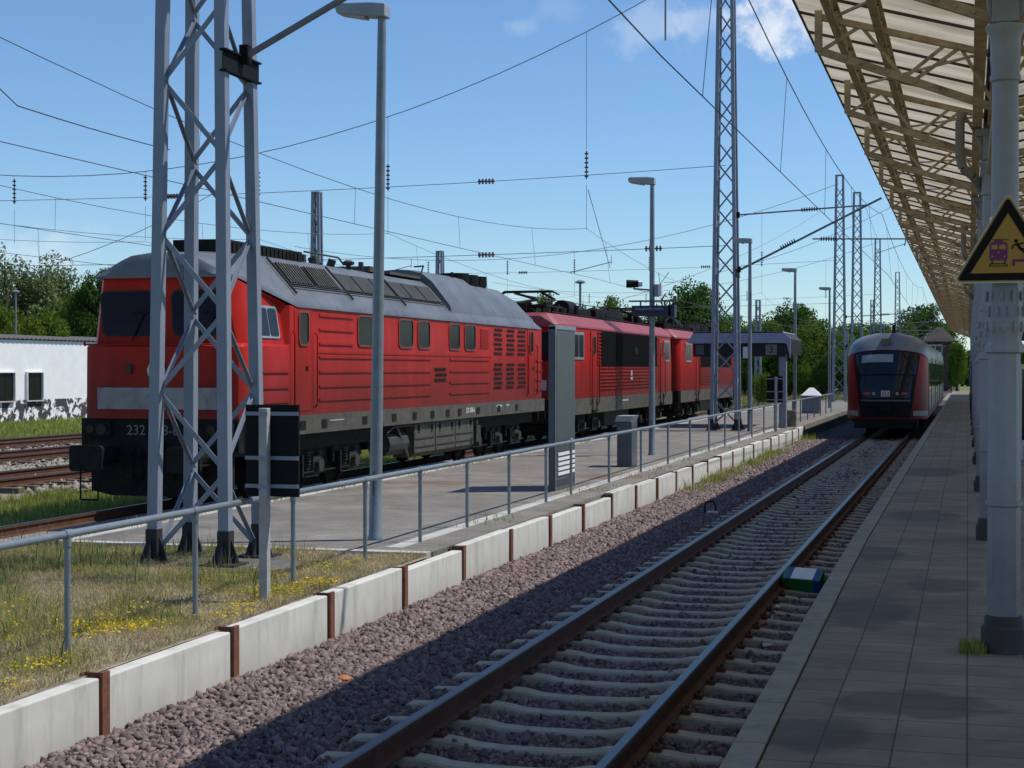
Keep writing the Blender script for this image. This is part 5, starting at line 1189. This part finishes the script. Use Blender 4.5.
p = MB(); p.lathe((0, .14, .14), [(.10, 0), (.10, .04)], 16); p.lathe((0, .14, .38), [(.10, 0), (.10, .04)], 16); p.box(-.03, .03, .01, .06, .14, .18); p.box(-.03, .03, .01, .06, .38, .42); p.build('clamp', m_alu, ws_)
ws_.scale = (1.1, 1, 1.03)
# station name sign further along at the right edge
x, y = at(1017, 26); ns = thing('station_sign', 'dark navy sign with a large white letter at the right edge of the picture', 'sign', (x, y, 0))
p = MB(); p.box(0, 1.6, 0, .06, hgt(341, 26), hgt(302, 26)); p.build('sign_face', m_navy, ns)
text('lettering', 'G', .46, (.21, -.01, hgt(321, 26)), (R(90), 0, 0), m_white, ns)
x, y = at(1018.5, 33); vt = thing('display_case', 'grey framed glass display case partly cut by the right picture edge', 'display case', (x, y, PZ))
p = MB(); p.box(0, 1.1, 0, .1, .3, 1.95); p.build('frame', m_alu, vt); p = MB(); p.box(.07, 1.03, -.01, 0, .4, 1.85); p.build('glass', m_glass, vt); p = MB(); p.box(.04, .1, .02, .08, 0, .3); p.build('leg', m_alu, vt); p = MB(); p.box(1.0, 1.06, .02, .08, 0, .3); p.build('leg', m_alu, vt)

# ------------------------------------------------------------------ white building far left
wb = thing('white_shed', 'long low white building with peeling base and corrugated roof, far left', 'building', (-45.8, 55, -.36))
m_ww = M('whitewashed_wall', (.84, .84, .83), .9, var=.06, scale=1.5, bump=.3)
t = m_ww.node_tree; tcn = t.nodes.new('ShaderNodeTexCoord'); sp = t.nodes.new('ShaderNodeSeparateXYZ'); t.links.new(tcn.outputs['Object'], sp.inputs[0])
n_ = t.nodes.new('ShaderNodeTexNoise'); n_.inputs['Scale'].default_value = 1.7; n_.inputs['Detail'].default_value = 8; n_.inputs['Roughness'].default_value = .65; t.links.new(tcn.outputs['Object'], n_.inputs['Vector'])
m1 = t.nodes.new('ShaderNodeMapRange'); m1.inputs['From Min'].default_value = .47; m1.inputs['From Max'].default_value = .50; t.links.new(n_.outputs['Fac'], m1.inputs['Value'])
m2 = t.nodes.new('ShaderNodeMapRange'); m2.inputs['From Min'].default_value = 1.16; m2.inputs['From Max'].default_value = 1.12; t.links.new(sp.outputs[2], m2.inputs['Value'])
mm = t.nodes.new('ShaderNodeMath'); mm.operation = 'MULTIPLY'; t.links.new(m1.outputs[0], mm.inputs[0]); t.links.new(m2.outputs[0], mm.inputs[1]); overlay(m_ww, mm.outputs[0], (.05, .047, .045))
p = MB(); p.box(-9, 0, 0, 62, -.1, 4.15); p.build('wall', m_ww, wb)
p = MB(); pts = []; nw = 62 * 5
for i in range(nw + 1): y = i * .2; pts.append((y, .035 if i % 2 else -.035))
vs = [(x_, y, zc + dz) for (x_, zc) in ((.14, 4.24), (-9.4, 4.75)) for y, dz in pts] ; n = len(pts)
p.add(vs + [(a, b_, c - .03) for a, b_, c in vs], [(i, i + 1, n + i + 1, n + i) for i in range(n - 1)] + [(i, i + 1, 2 * n + i + 1, 2 * n + i) for i in range(n - 1)] + [(2 * n + i, 2 * n + i + 1, 3 * n + i + 1, 3 * n + i) for i in range(n - 1)]); p.build('corrugated_roof', M('old_corrugated_sheet', (.14, .13, .115), .8), wb, fix=False)
for k in range(8):
    y = 72.8 - 55 - 2.55 * k
    if y < 1: break
    f = MB(); f.box(-.02, .012, y - .70, y + .70, 1.11, 2.5); w_ = f.build('window', m_blackp, wb)
    g = MB(); g.box(.012, .02, y - .66, y - .02, 1.16, 2.45); g.box(.012, .02, y + .02, y + .66, 1.16, 2.45); g.build('pane', m_glassdull, w_); g = MB(); g.box(.0, .14, y - .76, y - .70, 1.1, 2.56); g.box(.0, .14, y + .70, y + .76, 1.1, 2.56); g.box(0, .14, y - .70, y + .70, 2.5, 2.56); g.build('reveal', m_white, w_); g = MB(); g.box(0, .16, y - .78, y + .78, 1.04, 1.10); g.build('sill', m_conc, w_)
# signal box
x, y = at(939.5, 195); sb = thing('signal_box', 'small dark brick tower with pyramid roof and white window beyond the platform end', 'building', (x, y, -.36))
p = MB(); p.box(-1.35, 1.45, -1.4, 1.4, 0, 6.1); p.build('wall', m_brick, sb)
p = MB(); p.add([(-2.1, -2.0, 6.0), (2.0, -2.0, 6.0), (2.0, 2.0, 6.0), (-2.1, 2.0, 6.0), (-.3, -.1, 7.75), (.3, -.1, 7.75), (.3, .1, 7.75), (-.3, .1, 7.75), (-2.1, -2, 5.92), (2, -2, 5.92), (2, 2, 5.92), (-2.1, 2, 5.92)], [(0, 1, 5, 4), (1, 2, 6, 5), (2, 3, 7, 6), (3, 0, 4, 7), (4, 5, 6, 7), (8, 9, 10, 11), (0, 1, 9, 8), (1, 2, 10, 9)]); p.build('roof', m_tile, sb, fix=False)
for (a, c, z0, z1) in ((-1.25, .35, 4.6, 5.6), (-.3, .2, 3.1, 3.45), (-.3, .2, 1.3, 1.9)):
    f = MB(); f.box(a, c, -1.45, -1.38, z0, z1); w_ = f.build('window', m_white, sb); g = MB(); md = (a + c) / 2; g.box(a + .08, md - .04, -1.46, -1.44, z0 + .1, z1 - .1); g.box(md + .04, c - .08, -1.46, -1.44, z0 + .1, z1 - .1); g.build('pane', m_glass, w_)

# ------------------------------------------------------------------ trees
crowns = {}
def crown_mesh(kind, seed, n, leaf, mat, shape):
    r_ = np.random.default_rng(seed); nc = 60
    c = r_.normal(size=(nc * 3, 3)); c /= np.linalg.norm(c, axis=1)[:, None]; c *= (r_.uniform(.25, 1, (nc * 3, 1)) ** .45); 
    if shape == 'tall': c[:, 2] *= 1
    c = c[:nc]; rad = r_.uniform(.20, .36, nc)
    idx = r_.integers(0, nc, n); d = r_.normal(size=(n, 3)); d /= np.linalg.norm(d, axis=1)[:, None]; d *= (r_.uniform(0, 1, (n, 1)) ** .4) * rad[idx][:, None]
    if shape == 'willow': d[:, 2] *= 1.7; d[:, :2] *= .8
    pc = c[idx] * .76 + d
    nr = r_.normal(size=(n, 3)) + d * 4; nr /= np.linalg.norm(nr, axis=1)[:, None]
    t1 = np.cross(nr, r_.normal(size=(n, 3))); t1 /= np.linalg.norm(t1, axis=1)[:, None]; t2 = np.cross(nr, t1)
    s = r_.uniform(.6, 1.3, (n, 1)) * leaf
    V = np.stack([pc - t1 * s, pc - t2 * s * .6, pc + t1 * s, pc + t2 * s * .6], 1).reshape(-1, 3); F_ = np.arange(4 * n).reshape(-1, 4)
    me = bpy.data.meshes.new('crown_' + kind); me.vertices.add(len(V)); me.vertices.foreach_set('co', V.astype(np.float32).ravel()); me.loops.add(F_.size); me.loops.foreach_set('vertex_index', F_.astype(np.int32).ravel())
    me.polygons.add(len(F_)); me.polygons.foreach_set('loop_start', np.arange(0, F_.size, 4, dtype=np.int32)); me.materials.append(mat); me.update(calc_edges=True); return me
crowns['dark'] = [crown_mesh('dark', k, 16000, .036, m_leafd, 'round') for k in (1, 2, 3)]
crowns['mid'] = [crown_mesh('mid', k, 16000, .036, m_leafm, 'round') for k in (4, 5, 6)]
crowns['willow'] = [crown_mesh('willow', k, 22000, .030, m_leafw, 'willow') for k in (7, 8)]
crowns['yellow'] = [crown_mesh('yellow', k, 11000, .040, m_leafy, 'round') for k in (9, 10)]
trunk_m = None
def trunk_mesh():
    p = MB(); p.tube((0, 0, 0), (.02, 0, .45), .05, 8, .035); p.tube((.02, 0, .45), (0, .03, .8), .035, 7, .015)
    for k in range(9): a = k * 2.4; p.tube((.01, 0, .32 + .05 * k), (.26 * math.cos(a), .26 * math.sin(a), .50 + .055 * k), .016, 5, .005)
    return p
tcount = 0
def tree(u, vt, z, wpx, kind, label, hang=.12, name='tree', vb=None, group='trees behind the station'):
    global tcount
    x, y = at(u, z); top = hgt(vt, z); w_ = wpx / F_PX * z
    base = -.36; h = top - base
    t = thing(name, label, 'tree' if name == 'tree' else 'bush', (x, y, base), random.uniform(0, 6), group=group)
    me = crowns[kind][tcount % len(crowns[kind])]; tcount += 1
    c = bpy.data.objects.new('crown', me); COL.objects.link(c); c.parent = t
    zc0 = h * hang; c.location = (0, 0, (zc0 + h) / 2); c.scale = (w_ / 2, w_ / 2, (h - zc0) / 2)
    global trunk_m
    if trunk_m is None: tr = trunk_mesh().build('trunk', m_bark, t, smooth=True); trunk_m = tr.data
    else: tr = bpy.data.objects.new('trunk', trunk_m); COL.objects.link(tr); tr.parent = t
    tr.scale = (h * .55, h * .55, h * .95)
    return t
T = tree
T(5, 246, 112, 125, 'willow', 'pale willow, tall grey green crown at the far left edge')
T(48, 262, 118, 90, 'willow', 'second pale willow, lower crown right of the far left one')
T(-40, 258, 122, 110, 'willow', 'pale willow cut by the left edge of the picture')
T(98, 258, 108, 74, 'dark', 'dark green tree rising just left of the big locomotive cab')
T(74, 282, 112, 72, 'mid', 'mid green tree between the pale willows and the locomotive cab')
T(135, 272, 116, 60, 'mid', 'green tree mostly hidden behind the locomotive cab')
T(8, 300, 96, 66, 'yellow', 'bright yellow green bush above the shed roof at far left', name='bush', group='bushes behind the station')
T(46, 298, 97, 60, 'yellow', 'bright green upright bush above the shed roof beside the small lamp', name='bush', group='bushes behind the station')
T(546, 286, 150, 34, 'mid', 'light green treetop over the roof gear of the middle locomotive')
T(578, 298, 152, 40, 'mid', 'low treetop right of the pantograph of the middle locomotive')
T(615, 289, 147, 62, 'mid', 'loose green treetop left of the display board lamp')
T(694, 273, 139, 80, 'dark', 'large dark round tree left of the second lattice mast')
T(660, 300, 150, 50, 'dark', 'dark tree behind the display board')
T(735, 308, 170, 66, 'mid', 'green treetop right behind the second lattice mast')
T(796, 297, 190, 78, 'dark', 'round dark tree standing highest right of the shelter')
T(765, 314, 165, 66, 'mid', 'bushy tree behind the shelter roof')
T(822, 314, 160, 74, 'mid', 'leafy tree between the lamp posts left of the railcar')
T(850, 318, 175, 64, 'mid', 'leafy tree directly left of the railcar roof')
T(790, 335, 150, 60, 'dark', 'dark bush under the round tree right of the pillar', name='bush', hang=0, group='bushes behind the station')
T(750, 345, 150, 50, 'dark', 'dark bush seen below the shelter beam', name='bush', hang=0, group='bushes behind the station')
T(832, 345, 140, 50, 'dark', 'dark bush behind the handrail left of the railcar', name='bush', hang=0, group='bushes behind the station')
T(762, 368, 118, 26, 'yellow', 'small bright shrub beside the shelter post', name='bush', hang=0, group='bushes behind the station')
T(805, 362, 142, 30, 'mid', 'rounded green shrub between the lamp posts', name='bush', hang=0, group='bushes behind the station')
T(878, 318, 210, 56, 'mid', 'green tree behind the railcar roof')
T(922, 298, 230, 66, 'dark', 'tall dark tree behind the brick tower')
T(905, 316, 225, 40, 'mid', 'lighter tree left of the brick tower')
T(957, 338, 178, 24, 'mid', 'ivy green bush beside the brick tower', name='bush', hang=0, group='bushes behind the station')
T(945, 318, 240, 50, 'mid', 'green tree right of the brick tower roof')
T(1030, 335, 120, 60, 'mid', 'green tree glimpsed at the right picture edge beyond the platform')
for i, (u, lb) in enumerate([(575, 'left'), (640, 'middle'), (705, 'right')]):
    T(u, 330, 190, 90, 'dark', 'dark low tree behind the red locomotives, %s of three' % ['leftmost', 'middle one', 'rightmost'][i], hang=0)
# continuous distant wood
vsW = []; n = 60000
r_ = np.random.default_rng(5); xw = r_.uniform(-260, 120, n); 
top = 4.2 + 1.6 * np.sin(xw * .11) + 1.2 * np.sin(xw * .31 + 1); zw = -.3 + (top) * r_.uniform(0, 1, n) ** .8; yw_ = 262 + 6 * np.sin(xw * .05) + r_.uniform(-3, 3, n)
pc = np.stack([xw, yw_, zw], -1); nr = r_.normal(size=(n, 3)); nr /= np.linalg.norm(nr, axis=1)[:, None]; t1 = np.cross(nr, r_.normal(size=(n, 3))); t1 /= np.linalg.norm(t1, axis=1)[:, None]; t2 = np.cross(nr, t1); s = r_.uniform(.3, .7, (n, 1))
V = np.stack([pc - t1 * s, pc - t2 * s * .6, pc + t1 * s, pc + t2 * s * .6], 1).reshape(-1, 3)
o = bulk('distant_woods', V, np.arange(4 * n).reshape(-1, 4), m_leafd); tag(o, 'dark strip of distant woodland along the horizon', 'woods', kind='stuff')
# small park lamp above the shed
x, y = at(16, 92); pkl = thing('park_lamp', 'small mushroom headed lamp in front of the willow, above the shed', 'street lamp', (x, y, -.36))
hh = hgt(293, 92) + .36
p = MB(); p.tube((0, 0, 0), (0, 0, hh), .05, 8); p.build('post', m_post, pkl); p = MB(); p.lathe((0, 0, hh), [(.06, 0), (.22, .05), (.22, .09), (.08, .16)], 12); p.build('lamp_shade', m_mast, pkl)
for (u, v, z, lb) in ((223 * .225 + 530, 284, 66, 'mushroom lamp rising behind the middle locomotive roof'), (740, 318, 100, 'mushroom lamp between the mast and the third lamp post')):
    x, y = at(u, z); c = copy_tree(pkl, (x, y, hgt(v, z) - hh), lb)

# ------------------------------------------------------------------ grass and flowers
def blades(n, xf, hmin, hmax, wd, mat, name, label, lean=.35, cat='grass'):
    x, y, z = xf(n); n = len(x)
    a = rng.uniform(0, math.tau, n); h = rng.uniform(hmin, hmax, n) * rng.uniform(.5, 1, n); wv = wd * rng.uniform(.6, 1.3, n)
    dx, dy = np.cos(a) * wv, np.sin(a) * wv; la = rng.uniform(0, math.tau, n); lx, ly = np.cos(la) * h * lean * rng.uniform(0, 1, n), np.sin(la) * h * lean * rng.uniform(0, 1, n)
    b0 = np.stack([x - dx, y - dy, z], -1); b1 = np.stack([x + dx, y + dy, z], -1); m1 = np.stack([x + dx * .7 + lx * .35, y + dy * .7 + ly * .35, z + h * .6], -1); m0 = np.stack([x - dx * .7 + lx * .35, y - dy * .7 + ly * .35, z + h * .6], -1)
    tp = np.stack([x + lx, y + ly, z + h], -1); tp2 = tp + np.stack([dx * .15, dy * .15, 0 * dx], -1)
    V = np.stack([b0, b1, m1, m0, tp2, tp], 1).reshape(-1, 3); k = (np.arange(n) * 6)[:, None]
    F_ = np.concatenate([k + np.array([[0, 1, 2, 3]]), k + np.array([[3, 2, 4, 5]])])
    o = bulk(name, V, F_, mat); return tag(o, label, cat, kind='stuff')
def fld(x, y): return np.sin(x * 1.7 + np.sin(y * .9) * 2) * np.sin(y * 1.1 - x * .6) + .5 * np.sin(x * 4.1 + y * 3.3)
def verge_pts(thr=-.2):
    def f(n):
        x = rng.uniform(-11.3, -5.93, n); y = rng.uniform(5, 17.5, n); k = fld(x, y) + rng.normal(0, .35, n) + np.clip((-x - 7.6) * .35, -.4, .9) > thr; x, y = x[k], y[k]; return x, y, vergez(x, y) - .005
    return f
blades(150000, verge_pts(.15), .03, .11, .0035, m_blade, 'grass', 'patchy green grass growing on the verge behind the white wall', .9)
blades(150000, verge_pts(-1.6), .02, .10, .0032, m_dry, 'dry_grass', 'dry straw coloured grass mixed into the verge behind the white wall', 1.6)
blades(5000, verge_pts(.3), .18, .38, .0028, m_dry, 'dry_grass', 'taller straw coloured stalks standing in the verge', .35)
blades(2500, verge_pts(.5), .15, .32, .006, leafmat('broad_weed_leaves', (.08, .14, .03), (.14, .20, .05), .4, 2), 'weeds', 'taller broad leaved weeds in the verge', .5)
def box_pts(x0, x1, y0, y1, z, thr=-9):
    def f(n):
        x = rng.uniform(x0, x1, n); y = rng.uniform(y0, y1, n); k = fld(x * .6, y * .6) + rng.normal(0, .4, n) > thr; x, y = x[k], y[k]; return x, y, z + 0 * x
    return f
blades(45000, box_pts(-18.6, -15.2, 20, 60, -.33, -.5), .10, .30, .012, m_blade, 'grass', 'grass strip between the locomotive track and the rusty tracks')
blades(40000, box_pts(-45.5, -32.3, 50, 110, -.36, -.8), .08, .32, .03, m_blade, 'grass', 'long grass along the foot of the white building')
blades(60000, box_pts(-60, -6, 92, 180, -.36, -.3), .15, .5, .05, m_blade, 'grass', 'grassland beyond the far end of the left platform')
blades(9000, box_pts(-11.0, -10.6, 18, 60, .22, .2), .04, .14, .006, m_blade, 'grass', 'weeds along the pavement kerb beside the locomotives')
blades(2600, box_pts(-6.7, -5.95, 18, 56, .22, .9), .04, .12, .006, m_blade, 'grass', 'weeds in the joints beside the handrail posts')
blades(5200, box_pts(-5.75, -5.2, 33, 62, -.27, .25), .08, .40, .010, m_blade, 'grass', 'weeds growing from the ballast at the foot of the wall')
blades(500, box_pts(-.05, .12, 10.9, 11.15, PZ, -9), .03, .12, .004, m_blade, 'grass', 'small green weeds at the foot of the first column')
# yellow stonecrop patches
cent = [(-6.75, 11.9, .35, 700), (-6.35, 10.2, .22, 170), (-6.2, 9.4, .2, 120), (-6.3, 14.0, .35, 380), (-6.15, 14.8, .3, 300), (-7.6, 11.6, .5, 160), (-7.3, 10.6, .45, 150), (-8.4, 12.4, .5, 110), (-6.2, 13.0, .3, 200), (-7.0, 15.2, .5, 200), (-6.5, 8.7, .3, 110), (-7.6, 9.3, .4, 90), (-6.6, 16.2, .4, 150), (-7.2, 12.8, .4, 130)]
PX_ = []
for cx_, cy_, rr, n in cent: PX_.append(np.stack([rng.normal(cx_, rr * .5, n), rng.normal(cy_, rr * .8, n)], -1))
PX_ = np.concatenate(PX_); PX_ = PX_[PX_[:, 0] < -5.93]; n = len(PX_); zz = vergez(PX_[:, 0], PX_[:, 1]) + rng.uniform(.02, .07, n)
pc = np.stack([PX_[:, 0], PX_[:, 1], zz], -1); nr = rng.normal(size=(n, 3)) * .5 + (0, 0, 1); nr /= np.linalg.norm(nr, axis=1)[:, None]; t1 = np.cross(nr, rng.normal(size=(n, 3))); t1 /= np.linalg.norm(t1, axis=1)[:, None]; t2 = np.cross(nr, t1); s = rng.uniform(.006, .014, (n, 1))
V = np.stack([pc - t1 * s, pc - t2 * s, pc + t1 * s, pc + t2 * s], 1).reshape(-1, 3); o = bulk('yellow_flowers', V, np.arange(4 * n).reshape(-1, 4), m_flower); tag(o, 'low yellow flowers scattered over the verge behind the white wall', 'flowers', kind='stuff')
